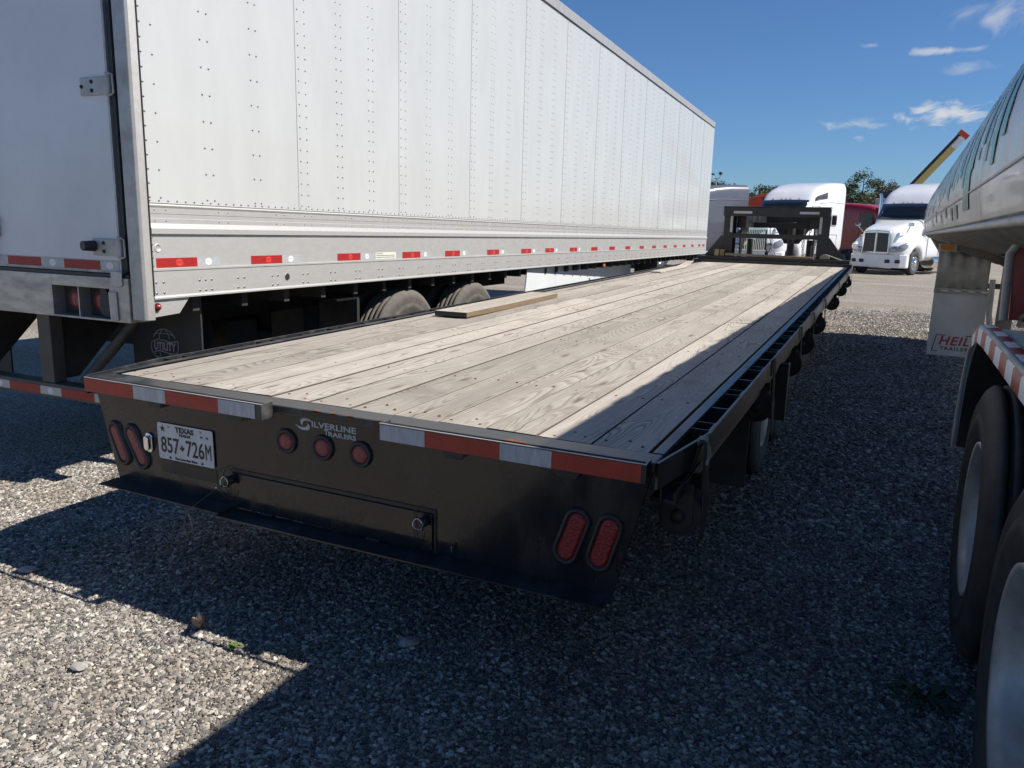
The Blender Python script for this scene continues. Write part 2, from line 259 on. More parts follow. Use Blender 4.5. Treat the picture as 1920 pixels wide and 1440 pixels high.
# ------------------------------------------------------------------ mesh helpers
class MB:
    def __init__(s): s.v = []; s.f = []; s.sm = []
    def add(s, vs, fs, smooth=False):
        b = len(s.v); s.v += [tuple(v) for v in vs]; s.f += [tuple(b + i for i in f) for f in fs]; s.sm += [smooth] * len(fs); return s
    def box(s, x0, x1, y0, y1, z0, z1, M=None):
        vs = [Vector((x, y, z)) for z in (z0, z1) for y in (y0, y1) for x in (x0, x1)]
        if M: vs = [M @ v for v in vs]
        return s.add(vs, [(0, 2, 3, 1), (4, 5, 7, 6), (0, 1, 5, 4), (2, 6, 7, 3), (0, 4, 6, 2), (1, 3, 7, 5)])
    def prism(s, pts, a0, a1, axis='y'):
        """closed polygon pts (2d) extruded along axis"""
        def P(p, a): return {'x': (a, p[0], p[1]), 'y': (p[0], a, p[1]), 'z': (p[0], p[1], a)}[axis]
        n = len(pts); vs = [P(p, a0) for p in pts] + [P(p, a1) for p in pts]
        fs = [tuple(range(n - 1, -1, -1)), tuple(range(n, 2 * n))] + [(i, (i + 1) % n, n + (i + 1) % n, n + i) for i in range(n)]
        return s.add(vs, fs)
    def tube(s, path, r, seg=8, cap=True, smooth=True):
        path = [Vector(p) for p in path]; n = len(path); rs = r if isinstance(r, (list, tuple)) else [r] * n
        vs = []; prev = None
        for i, p in enumerate(path):
            t = (path[min(i + 1, n - 1)] - path[max(i - 1, 0)]).normalized()
            if prev is None:
                a = Vector((0, 0, 1)) if abs(t.z) < .9 else Vector((1, 0, 0)); u = t.cross(a).normalized()
            else: u = (prev - t * prev.dot(t)).normalized()
            prev = u; w = t.cross(u)
            vs += [p + (u * math.cos(2 * math.pi * k / seg) + w * math.sin(2 * math.pi * k / seg)) * rs[i] for k in range(seg)]
        fs = [(i * seg + k, i * seg + (k + 1) % seg, (i + 1) * seg + (k + 1) % seg, (i + 1) * seg + k) for i in range(n - 1) for k in range(seg)]
        s.add(vs, fs, smooth)
        if cap: s.add([vs[k] for k in range(seg)], [tuple(range(seg - 1, -1, -1))]); s.add(vs[-seg:], [tuple(range(seg))])
        return s
    def lathe(s, prof, axis='x', c=(0, 0, 0), seg=32, smooth=True, close=False):
        """prof: (a, r) along axis"""
        vs = []
        for a, r in prof:
            for k in range(seg):
                t = 2 * math.pi * k / seg; p, q = r * math.cos(t), r * math.sin(t)
                vs.append({'x': (c[0] + a, c[1] + p, c[2] + q), 'y': (c[0] + p, c[1] + a, c[2] + q), 'z': (c[0] + p, c[1] + q, c[2] + a)}[axis])
        n = len(prof); fs = [(i * seg + k, i * seg + (k + 1) % seg, (i + 1) * seg + (k + 1) % seg, (i + 1) * seg + k) for i in range(n - 1) for k in range(seg)]
        if close: fs += [((n - 1) * seg + k, (n - 1) * seg + (k + 1) % seg, (k + 1) % seg, k) for k in range(seg)]
        s.add(vs, fs, smooth); return s
    def loft(s, rings, cap=True, smooth=True):
        n = len(rings[0]); vs = [v for r in rings for v in r]
        s.add(vs, [(i * n + k, i * n + (k + 1) % n, (i + 1) * n + (k + 1) % n, (i + 1) * n + k) for i in range(len(rings) - 1) for k in range(n)], smooth)
        if cap: s.add(rings[0], [tuple(range(n - 1, -1, -1))]); s.add(rings[-1], [tuple(range(n))])
        return s
    def sheet(s, grid, smooth=True):
        h = len(grid); w = len(grid[0]); s.add([p for r in grid for p in r], [(i * w + j, i * w + j + 1, (i + 1) * w + j + 1, (i + 1) * w + j) for i in range(h - 1) for j in range(w - 1)], smooth); return s
    def mesh(s, name, material):
        me = bpy.data.meshes.new(name); me.from_pydata(s.v, [], s.f); me.polygons.foreach_set('use_smooth', s.sm)
        if isinstance(material, (list, tuple)):
            for q in material: me.materials.append(q)
        else: me.materials.append(material)
        b = bmesh.new(); b.from_mesh(me); bmesh.ops.recalc_face_normals(b, faces=b.faces); b.to_mesh(me); b.free()
        me.update(); return me
    def obj(s, name, material, parent=None, bevel=0, loc=None, rot=None, label=None, solid=0, auto=False):
        o = bpy.data.objects.new(name, s.mesh(name, material)); COL.objects.link(o)
        if parent: o.parent = parent
        if loc: o.location = loc
        if rot: o.rotation_euler = rot
        if solid:
            q = o.modifiers.new('solid', 'SOLIDIFY'); q.thickness = solid; q.offset = 0
        if bevel:
            q = o.modifiers.new('bevel', 'BEVEL'); q.width = bevel; q.segments = 2; q.limit_method = 'ANGLE'; q.angle_limit = R(35)
        if label: o['label'] = label
        return o
def empty(name, loc=(0, 0, 0), rot=(0, 0, 0), parent=None):
    o = bpy.data.objects.new(name, None); COL.objects.link(o); o.location = loc; o.rotation_euler = rot
    o.empty_display_size = .2
    if parent: o.parent = parent
    return o
def tag(o, label, cat, group=None, kind=None):
    o['label'] = label; o['category'] = cat
    if group: o['group'] = group
    if kind: o['kind'] = kind
    return o
def copy_tree(o, parent=None):
    c = o.copy(); COL.objects.link(c); c.parent = parent
    for ch in list(o.children): copy_tree(ch, c)
    return c
def text_mesh(txt, size, name, material, parent, loc, rot, align='CENTER', bold=0.0, shear=0.0, xs=1.0, ext=.0006, spacing=1.0, width=None):
    cu = bpy.data.curves.new(name, 'FONT'); cu.body = txt; cu.size = size; cu.align_x = align; cu.align_y = 'CENTER'
    cu.offset = bold; cu.shear = shear; cu.extrude = ext; cu.resolution_u = 4; cu.space_character = spacing
    t = bpy.data.objects.new('tmp_text', cu); COL.objects.link(t)
    dg = bpy.context.evaluated_depsgraph_get(); me = bpy.data.meshes.new_from_object(t.evaluated_get(dg))
    bpy.data.objects.remove(t, do_unlink=True); bpy.data.curves.remove(cu)
    if width:
        xsv = [v.co.x for v in me.vertices]; xs = width / (max(xsv) - min(xsv))
    if xs != 1.0:
        for v in me.vertices: v.co.x *= xs
    me.materials.clear(); me.materials.append(material); me.name = name
    o = bpy.data.objects.new(name, me); COL.objects.link(o); o.parent = parent; o.location = loc; o.rotation_euler = rot
    return o
FACE_BACK = (R(90), 0, 0)                   # flat art whose front looks along -Y
FACE_RIGHT = (R(90), 0, R(90))              # flat art whose front looks along +X
def capsule(cx, cz, L, r, ang, n=10):
    """outline of a stadium in the xz plane, long axis rotated by ang from vertical"""
    pts = []
    for k in range(n + 1):
        t = math.pi * k / n; pts.append((r * math.cos(t), L / 2 - r + r * math.sin(t)))
    for k in range(n + 1):
        t = math.pi + math.pi * k / n; pts.append((r * math.cos(t), -(L / 2 - r) + r * math.sin(t)))
    ca, sa = math.cos(ang), math.sin(ang)
    return [(cx + x * ca + z * sa, cz - x * sa + z * ca) for x, z in pts]
def circle(cx, cz, r, n=24, ry=None): return [(cx + r * math.cos(2 * math.pi * k / n), cz + (ry or r) * math.sin(2 * math.pi * k / n)) for k in range(n)]
def rrect(x0, x1, z0, z1, r, n=4):
    p = []
    for cx, cz, a in ((x1 - r, z1 - r, 0), (x0 + r, z1 - r, 90), (x0 + r, z0 + r, 180), (x1 - r, z0 + r, 270)):
        p += [(cx + r * math.cos(R(a + 90 * k / n)), cz + r * math.sin(R(a + 90 * k / n))) for k in range(n + 1)]
    return p
def sring(y, w, z0, z1, n=4.0, seg=28, xc=0.0, wt=None):
    """superellipse ring in xz at y; wt = half width at the top"""
    out = []; zc = (z0 + z1) / 2; h = (z1 - z0) / 2
    for k in range(seg):
        t = 2 * math.pi * (k + .5) / seg; c, s_ = math.cos(t), math.sin(t)
        x = math.copysign(abs(c) ** (2 / n), c); z = math.copysign(abs(s_) ** (2 / n), s_)
        ww = w if wt is None else w + (wt - w) * (z + 1) / 2
        out.append((xc + x * ww, y, zc + z * h))
    return out
_tyre = {}
def wheel(parent, x, y, z, Rr, width, outer, rubber, rimmat, style='steel', rim_r=.285, dual=False, seg=40, grooves=4, hubmat=None):
    """outer = +1/-1: direction (x) of the visible face; x = plane of the outer sidewall"""
    w = empty('wheel', (x, y, z), parent=parent); d = -outer
    def tyre(off):
        pr = [(0.035, rim_r), (.012, rim_r + .02), (.004, rim_r + (Rr - rim_r) * .30), (-.001, rim_r + (Rr - rim_r) * .33), (.0, rim_r + (Rr - rim_r) * .45), (.004, rim_r + (Rr - rim_r) * .50), (.0, rim_r + (Rr - rim_r) * .53), (.006, Rr - .07), (.004, Rr - .064), (.022, Rr - .022), (.04, Rr - .004)]
        a0, a1 = .04, width - .04
        for g in range(grooves):
            g0 = a0 + (a1 - a0) * (g + .5 + .1) / (grooves + .2)
            pr += [(g0 - .010, Rr), (g0 - .007, Rr - .016), (g0 + .007, Rr - .016), (g0 + .010, Rr)]
        pr += [(width - .04, Rr - .004), (width - .022, Rr - .022), (width - .006, Rr - .07), (width, rim_r + (Rr - rim_r) * .45), (width - .035, rim_r)]
        MB().lathe([(d * (a + off), r) for a, r in pr], 'x', seg=seg).obj('tyre', rubber, w)
    tyre(0)
    if dual: tyre(width + .07)
    m_ = MB()
    if style == 'dish':        # deep set face of an outer dual
        m_.lathe([(d * .03, rim_r + .004), (d * .012, rim_r), (d * .016, rim_r - .014), (d * .05, rim_r - .03), (d * .16, rim_r - .045), (d * .18, rim_r - .09), (d * .175, .11), (d * .12, .10), (d * .10, .03), (d * .10, 0.001)], 'x', seg=seg)
    elif style == 'front':
        m_.lathe([(d * .03, rim_r + .004), (d * .012, rim_r), (d * .02, rim_r - .02), (d * .06, rim_r - .05), (d * .03, rim_r - .08), (d * .01, .15), (d * .0, .11), (-d * .05, .09), (-d * .07, .05), (-d * .075, 0.001)], 'x', seg=seg)
    else:
        m_.lathe([(d * .03, rim_r + .004), (d * .012, rim_r), (d * .018, rim_r - .015), (d * .09, rim_r - .04), (d * .11, .14), (d * .05, .10), (d * .0, .08), (d * .0, 0.001)], 'x', seg=seg)
    m_.obj('rim', rimmat, w)
    q = MB(); px = {'dish': d * .16, 'front': -d * .0, 'steel': d * .09}[style]; pr_ = {'dish': .15, 'front': .135, 'steel': .12}[style]
    for k in range(10):
        t = 2 * math.pi * k / 10; q.lathe([(px + d * .02, .016), (px - d * .02, .016), (px - d * .024, .001)], 'x', (0, pr_ * math.cos(t), pr_ * math.sin(t)), seg=6, smooth=False)
    q.obj('lug_nuts', hubmat or M_alud, w)['kind'] = 'stuff'
    if style == 'front':
        q = MB()
        for k in range(10):
            t = 2 * math.pi * (k + .5) / 10; q.lathe([(-d * .012, .03), (-d * .016, .001)], 'x', (0, .205 * math.cos(t), .205 * math.sin(t)), seg=10)
        q.obj('hand_holes', M_rubm, w)['kind'] = 'stuff'
    return w

# ------------------------------------------------------------------ ground
def make_ground():
    xs = [-900, -300, -120, -60, -30, -15, -8, -4, 0, 4, 8, 15, 30, 60, 120, 300, 900]
    ys = [-300, -60, -20, -8, -3, 0, 4, 8, 12, 16, 20, 26, 33, 40, 60, 120, 300, 1200]
    def gz(y): return 0 if y < 16 else min(.12, .12 * (y - 16) / 17)
    MB().sheet([[(x, y, gz(y)) for x in xs] for y in ys]).obj('ground', M_ground)['kind'] = 'structure'
make_ground()
def gravel(name, label, rect, dens, size, seed, fade=False):
    x0, x1, y0, y1 = rect
    me = bpy.data.meshes.new(name); me.from_pydata([(x0, y0, 0), (x1, y0, 0), (x1, y1, 0), (x0, y1, 0)], [], [(0, 1, 2, 3)]); me.materials.append(M_stone)
    o = bpy.data.objects.new(name, me); COL.objects.link(o); o.location.z = .004; tag(o, label, 'gravel', kind='stuff')
    g = bpy.data.node_groups.new(name, 'GeometryNodeTree'); g.interface.new_socket('Geometry', in_out='INPUT', socket_type='NodeSocketGeometry'); g.interface.new_socket('Geometry', in_out='OUTPUT', socket_type='NodeSocketGeometry')
    L = g.links.new; gi = g.nodes.new('NodeGroupInput'); go = g.nodes.new('NodeGroupOutput')
    dp = N(g, 'GeometryNodeDistributePointsOnFaces'); dp.inputs['Density'].default_value = dens; dp.inputs['Seed'].default_value = seed
    L(gi.outputs[0], dp.inputs['Mesh'])
    if fade:
        pp = N(g, 'GeometryNodeInputPosition'); sy = N(g, 'ShaderNodeSeparateXYZ'); L(pp.outputs[0], sy.inputs[0])
        fr_ = N(g, 'ShaderNodeMapRange'); fr_.inputs['From Min'].default_value = y0; fr_.inputs['From Max'].default_value = y1; fr_.inputs['To Min'].default_value = dens; fr_.inputs['To Max'].default_value = 0
        L(sy.outputs[1], fr_.inputs[0]); L(fr_.outputs[0], dp.inputs['Density'])
    jn = N(g, 'GeometryNodeGeometryToInstance')
    for k in range(5):
        ic = N(g, 'GeometryNodeMeshIcoSphere'); ic.inputs['Radius'].default_value = 1.0; ic.inputs['Subdivisions'].default_value = 2
        sp = N(g, 'GeometryNodeSetPosition'); nt_ = N(g, 'ShaderNodeTexNoise', i_Scale=.85, i_Detail=1.0)
        po = N(g, 'GeometryNodeInputPosition'); va = N(g, 'ShaderNodeVectorMath', operation='ADD'); va.inputs[1].default_value = (k * 7.3, k * 3.1, 1.7 * k)
        L(po.outputs[0], va.inputs[0]); L(va.outputs[0], nt_.inputs['Vector'])
        sb = N(g, 'ShaderNodeVectorMath', operation='SUBTRACT'); sb.inputs[1].default_value = (.5, .5, .5); L(nt_.outputs['Color'], sb.inputs[0])
        sc = N(g, 'ShaderNodeVectorMath', operation='SCALE'); sc.inputs['Scale'].default_value = 1.7; L(sb.outputs[0], sc.inputs[0])
        L(ic.outputs['Mesh'], sp.inputs['Geometry']); L(sc.outputs[0], sp.inputs['Offset'])
        tr = N(g, 'GeometryNodeTransform'); tr.inputs['Scale'].default_value = (1.2 + .1 * k, .95, .62 + .07 * k); L(sp.outputs[0], tr.inputs['Geometry'])
        sm = N(g, 'GeometryNodeSetMaterial'); sm.inputs['Material'].default_value = M_stone; L(tr.outputs[0], sm.inputs['Geometry'])
        L(sm.outputs[0], jn.inputs[0])
    iop = N(g, 'GeometryNodeInstanceOnPoints'); L(dp.outputs['Points'], iop.inputs['Points']); L(jn.outputs[0], iop.inputs['Instance'])
    iop.inputs['Pick Instance'].default_value = True
    ri = N(g, 'FunctionNodeRandomValue', data_type='INT'); ri.inputs[4].default_value = 0; ri.inputs[5].default_value = 4; L(ri.outputs[2], iop.inputs['Instance Index'])
    rr = N(g, 'FunctionNodeRandomValue', data_type='FLOAT_VECTOR'); rr.inputs[0].default_value = (-.5, -.5, 0); rr.inputs[1].default_value = (.5, .5, 6.28); L(rr.outputs[0], iop.inputs['Rotation'])
    rs = N(g, 'FunctionNodeRandomValue', data_type='FLOAT'); rs.inputs[2].default_value = 0.0; rs.inputs[3].default_value = 1.0; rs.inputs['Seed'].default_value = 5
    pw = N(g, 'ShaderNodeMath', operation='POWER'); pw.inputs[1].default_value = 6.0; L(rs.outputs[1], pw.inputs[0])
    ma = N(g, 'ShaderNodeMath', operation='MULTIPLY_ADD'); ma.inputs[1].default_value = size * 2.3; ma.inputs[2].default_value = size * .62; L(pw.outputs[0], ma.inputs[0]); L(ma.outputs[0], iop.inputs['Scale'])
    L(iop.outputs[0], go.inputs[0])
    md = o.modifiers.new('scatter', 'NODES'); md.node_group = g
gravel('gravel', 'loose grey crushed gravel behind the black flatbed trailer', (-3.0, 2.5, -.95, 2.1), 26000, .0035, 3)
gravel('gravel', 'loose grey gravel in the shaded lane between the flatbed and the tanker', (1.0, 3.0, 2.1, 9.0), 8000, .0054, 4)
gravel('gravel', 'thinly scattered grey gravel on the open yard past the tanker shadow', (.6, 4.6, 9.0, 32.0), 3400, .0066, 6, fade=True)
gravel('gravel', 'loose grey gravel under the white box trailer', (-4.4, -1.2, 2.1, 4.4), 6000, .0060, 5)
# ------------------------------------------------------------------ ground litter
def litter():
    m_ = MB(); n = 7
    m_.sheet([[(i * .008 - .03, j * .007 - .02, .012 + .016 * math.sin(i * 1.1 + j * .7) + .012 * abs(j - 3)) for i in range(n + 1 - abs(j - 3) // 2)] + [((n - abs(j - 3) // 2) * .008 - .03, j * .007 - .02, .02)] * (abs(j - 3) // 2) for j in range(7)])
    tag(m_.obj('dry_leaf', M_dry, loc=(-.47, -.165, .008), rot=(0, 0, .6), solid=.001), 'curled dry brown leaf lying on the gravel at the shadow edge', 'leaf')
    for nm, x, y, M_, r, c, lab in (('weed', -.26, -.205, M_weed, .024, 34, 'small bright green weed sprouting in sunlit gravel'), ('weed', 2.02, .62, M_weedd, .10, 22, 'dark green weed in the shade beside the dual tyres')):
        q = MB()
        for k in range(c):
            a = rnd.random() * 6.28; l = r * (.5 + rnd.random()); w_ = r * .16; h = r * (.15 + .35 * rnd.random())
            d = Vector((math.cos(a), math.sin(a), 0)); s_ = Vector((-d.y, d.x, 0)) * w_; o = Vector(((rnd.random() - .5) * r, (rnd.random() - .5) * r, .012))
            q.add([o, o + d * l * .5 + s_ + Vector((0, 0, h)), o + d * l + Vector((0, 0, h * .7)), o + d * l * .5 - s_ + Vector((0, 0, h))], [(0, 1, 2, 3)])
        tag(q.obj(nm, M_, loc=(x, y, 0)), lab, 'weed')
    for x, y, r, lab in ((-.62, -.56, .022, 'pale flat stone lying alone on the sunlit gravel'), (-1.52, -.165, .024, 'rounded pale stone at the edge of the trailer shadow'), (.30, .12, .028, 'large grey stone in the shade behind the trailer tail')):
        b = bmesh.new(); bmesh.ops.create_icosphere(b, subdivisions=2, radius=r)
        for v in b.verts: v.co *= 1 + .25 * (rnd.random() - .5); v.co.x *= 1.5; v.co.z *= .6
        me = bpy.data.meshes.new('loose_stone'); b.to_mesh(me); b.free(); me.materials.append(M_pale)
        o = bpy.data.objects.new('loose_stone', me); COL.objects.link(o); o.location = (x, y, .02); o.rotation_euler = (0, 0, rnd.random() * 3); tag(o, lab, 'stone')
litter()

# ------------------------------------------------------------------ flatbed gooseneck trailer
DZ = .898
SLOPE = .0167
def flatbed():
    T = empty('flatbed_trailer', (0, 0, 0), (math.atan(SLOPE), 0, 0))
    tag(T, 'long black gooseneck flatbed trailer with weathered grey plank deck and plated tail', 'trailer')
    # planks
    x1 = 1.172
    joints = [6.1, 3.4, 5.6, 4.7, 7.1, 3.0, 5.2, 4.1, 6.6, 4.3, 6.0, 5.0, 3.7]
    for k in range(13):
        w_ = .1793 if k < 12 else .100
        x0 = x1 - w_; j = joints[k]
        cuts = [.100, j, min(j + 5.4 + .3 * (k % 3), 10.9) if k % 2 else None, 11.74]
        cuts = [c for c in cuts if c]
        for a, b in zip(cuts[:-1], cuts[1:]):
            dz = rnd.uniform(-.002, .002); tl = rnd.uniform(-.0012, .0012)
            m_ = MB(); n = 6
            tops = [[(x0 + .0, a + (b - a) * i / n + .0015, DZ + dz - tl + .0008 * math.sin(i * 1.9 + k)) for i in range(n + 1)], [(x1, a + (b - a) * i / n + .0015, DZ + dz + tl + .0008 * math.sin(i * 2.3 + k)) for i in range(n + 1)]]
            ring = []
            for i in range(n + 1):
                (xa, y, za), (xb, _, zb) = tops[0][i], tops[1][i]
                if i == n: y -= .003
                ring.append([(xa, y, za - .038), (xa, y, za - .002), (xa + .0015, y, za), (xb - .0015, y, zb), (xb, y, zb - .002), (xb, y, zb - .038)])
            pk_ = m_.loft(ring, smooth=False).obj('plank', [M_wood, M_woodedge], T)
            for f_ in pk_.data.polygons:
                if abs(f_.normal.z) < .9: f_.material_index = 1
        x1 = x0 - .0055
    # end splits in a few boards
    q = MB()
    for x, y, l in ((.72, .101, .34), (.33, .101, .22), (-.12, .101, .45), (-.52, .101, .28), (.90, 2.0, .30), (.10, 3.2, .5), (-.35, 1.4, .38), (.55, 1.15, .26), (-.75, .9, .33), (.22, 5.0, .5)):
        n = 7; L0 = [(x + .006 * math.sin(i * 1.7 + x * 9) , y + l * i / n) for i in range(n + 1)]
        w0 = [.0018 * (1 - i / n) + .0004 for i in range(n + 1)]
        q.sheet([[(p[0] - w, p[1], DZ + .0034) for p, w in zip(L0, w0)], [(p[0] + w, p[1], DZ + .0034) for p, w in zip(L0, w0)]])
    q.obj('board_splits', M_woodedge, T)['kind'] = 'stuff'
    # screw heads
    q = MB(); x1 = 1.172
    for k in range(13):
        w_ = .1793 if k < 12 else .100
        for yy in [.15, .19] + [.80 + 1.22 * i for i in range(9)]:
            for fx in ((.2, .5, .8) if yy < .3 else (.25, .75)):
                if yy < .3 and (fx == .5) == (yy == .15): continue
                x = x1 - w_ * fx + rnd.uniform(-.012, .012); y = yy + rnd.uniform(-.02, .02); r = .0050
                q.lathe([(DZ - .002, r), (DZ + .0022, r), (DZ + .0018, .0005)], 'z', (x, y, 0), seg=8)
        x1 -= w_ + .0055
    q.obj('deck_screws', M_rust, T)['kind'] = 'stuff'
    # rear beam and tail panel
    MB().box(-1.222, 1.222, 0, .0985, .868, DZ + .001).obj('rear_beam', M_beam, T, bevel=.006)
    q = MB()
    for x, l in ((-.03, .045), (.055, .022), (.125, .03), (.72, .10), (.25, .015)):
        q.add([(x, .001, DZ + .002), (x + l, .0, DZ + .002), (x + l * .8, .013, DZ + .0022), (x + l * .35, .018 + .01 * rnd.random(), DZ + .0022), (x + .1 * l, .006, DZ + .002)], [(0, 1, 2, 3, 4)])
        q.add([(x, -.001, DZ - .003), (x + l, -.001, DZ - .003), (x + l * .7, -.001, DZ - .016), (x + .2 * l, -.001, DZ - .012)], [(0, 1, 2, 3)])
    q.obj('rust_chips', M_rust, T)['kind'] = 'stuff'
    pn = MB().prism([(-1.208, .8675), (-1.103, .452), (1.108, .452), (1.212, .8675)], .003, .015).obj('tail_panel', M_black, T, bevel=.002)
    # raised seam near edges, recessed plate box, lower lip
    MB().prism([(-1.118, .462), (-.440, .457), (-.440, .453), (-1.118, .458)], -.070, .020).obj('bottom_lip', M_beam, T)
    MB().prism([(-.452, .449), (1.110, .455), (1.110, .449), (-.452, .443)], -.078, .020).obj('bottom_lip', M_beam, T)
    # ramp storage door: dark slot line round a proud cover
    dk = MB(); dk.box(-.452, .478, -.0005, .0025, .598, .612); dk.box(.468, .478, -.0005, .0025, .455, .600); dk.obj('door_gap', M_rubm, T)
    MB().prism(rrect(-.452, .464, .458, .595, .008), -.004, .0025).obj('ramp_door', M_black, T, bevel=.002, label='lower storage door in the black tail panel')
    for x in (-.27, .22): MB().box(x - .03, x + .03, -.012, .002, .449, .460).obj('hinge', M_blackd, T, bevel=.003)
    for x, z in ((-.448, .566), (.432, .564)):
        q = MB(); q.lathe([(-.030, .001), (-.030, .016), (.0, .018)], 'y', (x, 0, z), seg=14); q.box(x - .012, x + .012, -.034, -.028, z - .022, z + .022)
        lt = q.obj('latch', M_blackd, T)
        MB().tube([(x + .020 * math.cos(t * .45) - .004, -.036 - .004 * math.sin(t), z + .020 * math.sin(t * .45)) for t in range(15)], .0016, 6).obj('pull_ring', M_chrome, lt)
        MB().tube([(x - .02 + .045 * math.cos(t * .3) * (1 if x < 0 else .4), -.012, z + .012 + .05 * math.sin(t * .3) - .0025 * t) for t in range(22)], .0013, 5).obj('lanyard', M_strap, lt)
    MB().lathe([(-.02, .004), (-.006, .004)], 'x', (-.505, -.012, .522), seg=8).obj('lanyard_clip', M_chrome, T)
    MB().lathe([(-.02, .004), (.002, .004)], 'z', (.545, -.012, .500), seg=8).obj('lanyard_clip', M_chrome, T)
    MB().tube([(-.455, -.03, .555), (-.50, -.02, .526), (-.54, -.05, .490), (-.57, -.10, .452), (-.585, -.10, .42), (-.60, -.10, .375), (-.59, -.10, .35), (-.565, -.10, .345), (-.548, -.10, .36), (-.553, -.10, .40), (-.566, -.10, .443)], .0028, 6).obj('cable_loop', M_rubm, T)
    MB().prism(rrect(-.838, -.53, .535, .588, .004), .0015, .0035).obj('plate_recess', M_blackd, T)
    # lamps
    def oval(cx, cz, L_, r, a, faded):
        g = MB(); o_, i_ = capsule(cx, cz, L_ + .040, r + .018, a), capsule(cx, cz, L_ + .002, r + .002, a); n = len(o_)
        vs = [(x, .002, z) for x, z in o_] + [(x, -.009, z) for x, z in capsule(cx, cz, L_ + .030, r + .013, a)] + [(x, -.010, z) for x, z in capsule(cx, cz, L_ + .012, r + .006, a)] + [(x, -.002, z) for x, z in i_]
        g.add(vs, [(j * n + k, j * n + (k + 1) % n, (j + 1) * n + (k + 1) % n, (j + 1) * n + k) for j in range(3) for k in range(n)], True)
        t = g.obj('tail_light', M_rubm, T)
        l = MB(); l.prism(i_, .002, -.003); q2 = capsule(cx, cz, L_ - .012, r - .006, a)
        l.add([(x, -.003, z) for x, z in i_] + [(x, -.009, z) for x, z in q2], [(k, (k + 1) % n, n + (k + 1) % n, n + k) for k in range(n)], True); l.add([(x, -.009, z) for x, z in q2], [tuple(range(n))])
        l.obj('lens', M_redlens2 if faded else M_redlens, t)
    a1 = math.atan2(-1.044 + 1.11, .157)
    oval(-1.078, .623, .162, .022, -a1, 1); oval(-.972, .623, .168, .024, -math.atan2(.087, .158), 1)
    oval(.968, .617, .165, .027, math.atan2(.048, .142), 0); oval(1.075, .617, .165, .027, math.atan2(.041, .14), 0)
    for x in (-.166, .003, .169):
        g = MB().lathe([(.002, .049), (-.006, .047), (-.009, .040), (-.002, .033)], 'y', (x, 0, .762), seg=28).obj('clearance_light', M_rubm, T)
        MB().lathe([(.001, .033), (-.005, .031), (-.008, .018), (-.009, .001)], 'y', (x, 0, .762), seg=28).obj('lens', M_redlens2, g)
    g = MB(); g.prism(capsule(-.896, .651, .085, .020, 0), -.006, .003); g.prism(capsule(-.896, .651, .062, .0145, 0), -.020, -.006); g.obj('plate_light', M_chrome, T, bevel=.003)
    # licence plate
    px, pz = -.686, .672
    P_ = MB().prism(rrect(px - .1525, px + .1525, pz - .076, pz + .076, .010), -.005, -.002).obj('license_plate', M_plate, T, bevel=.0006)
    yk = -.0058
    text_mesh('857', .092, 'plate_number', M_ink, P_, (px - .086, yk, pz - .018), FACE_BACK, bold=.0009, width=.102)
    text_mesh('726', .092, 'plate_number', M_ink, P_, (px + .053, yk, pz - .018), FACE_BACK, bold=.0009, width=.098)
    text_mesh('M', .092, 'plate_number', M_ink, P_, (px + .125, yk, pz - .018), FACE_BACK, bold=.0, width=.030)
    text_mesh('TEXAS', .030, 'plate_state', M_ink, P_, (px, yk, pz + .055), FACE_BACK, bold=.0011, width=.102)
    text_mesh('TRAILER', .015, 'plate_type', M_ink, P_, (px, yk, pz + .035), FACE_BACK, bold=.0003, width=.066)
    text_mesh('The Lone Star State', .0125, 'plate_motto', M_ink, P_, (px, yk, pz - .066), FACE_BACK, bold=.0005, width=.125)
    text_mesh('04', .012, 'plate_month', M_ink, P_, (px + .093, yk, pz + .043), FACE_BACK); text_mesh('25', .012, 'plate_year', M_ink, P_, (px + .122, yk, pz + .043), FACE_BACK)
    st = []
    for k in range(10):
        r = .016 if k % 2 == 0 else .0062; t = math.pi / 2 + k * math.pi / 5; st.append((px - .122 + r * math.cos(t), pz + .052 + r * math.sin(t)))
    MB().prism(st, yk - .0004, yk + .0004).obj('plate_star', M_ink, P_)
    tx = [(-.004, .012), (.003, .012), (.003, .005), (.012, .004), (.013, -.003), (.006, -.008), (.003, -.013), (-.001, -.012), (-.004, -.006), (-.008, -.006), (-.013, .002), (-.004, .002)]
    MB().prism([(px - .0185 + x, pz - .018 + z) for x, z in tx], yk - .0004, yk + .0004).obj('plate_state_shape', M_ink, P_)
    for x, z in ((-.088, .062), (.088, .062), (-.088, -.066), (.088, -.066)): MB().lathe([(-.003, .0055), (-.007, .005), (-.0075, .001)], 'y', (px + x, 0, pz + z), seg=10).obj('plate_bolt', M_alud if z > 0 else M_rubm, P_)
    # maker's lettering
    text_mesh('ILVERLINE', .031, 'maker_lettering', M_decal, T, (.052, .0018, .842), FACE_BACK, bold=.0007, width=.196)
    text_mesh('T', .031, 'maker_lettering', M_decal, T, (.020, .0018, .818), FACE_BACK, bold=.0007)
    text_mesh('RAILERS', .0225, 'maker_lettering', M_decal, T, (.089, .0018, .8155), FACE_BACK, bold=.0006, width=.122)
    up = [(-.035, .846), (-.060, .857), (-.085, .857), (-.098, .846), (-.094, .833), (-.088, .828), (-.086, .840), (-.076, .848), (-.058, .850)]
    dn = [(-.120, .829), (-.094, .822), (-.075, .823), (-.064, .831), (-.067, .841), (-.054, .832), (-.053, .821), (-.064, .813), (-.086, .811), (-.106, .817)]
    for pts in (up, dn): MB().prism([(a, b + .004) for a, b in pts], .0010, .0022).obj('maker_emblem', M_decal, T)
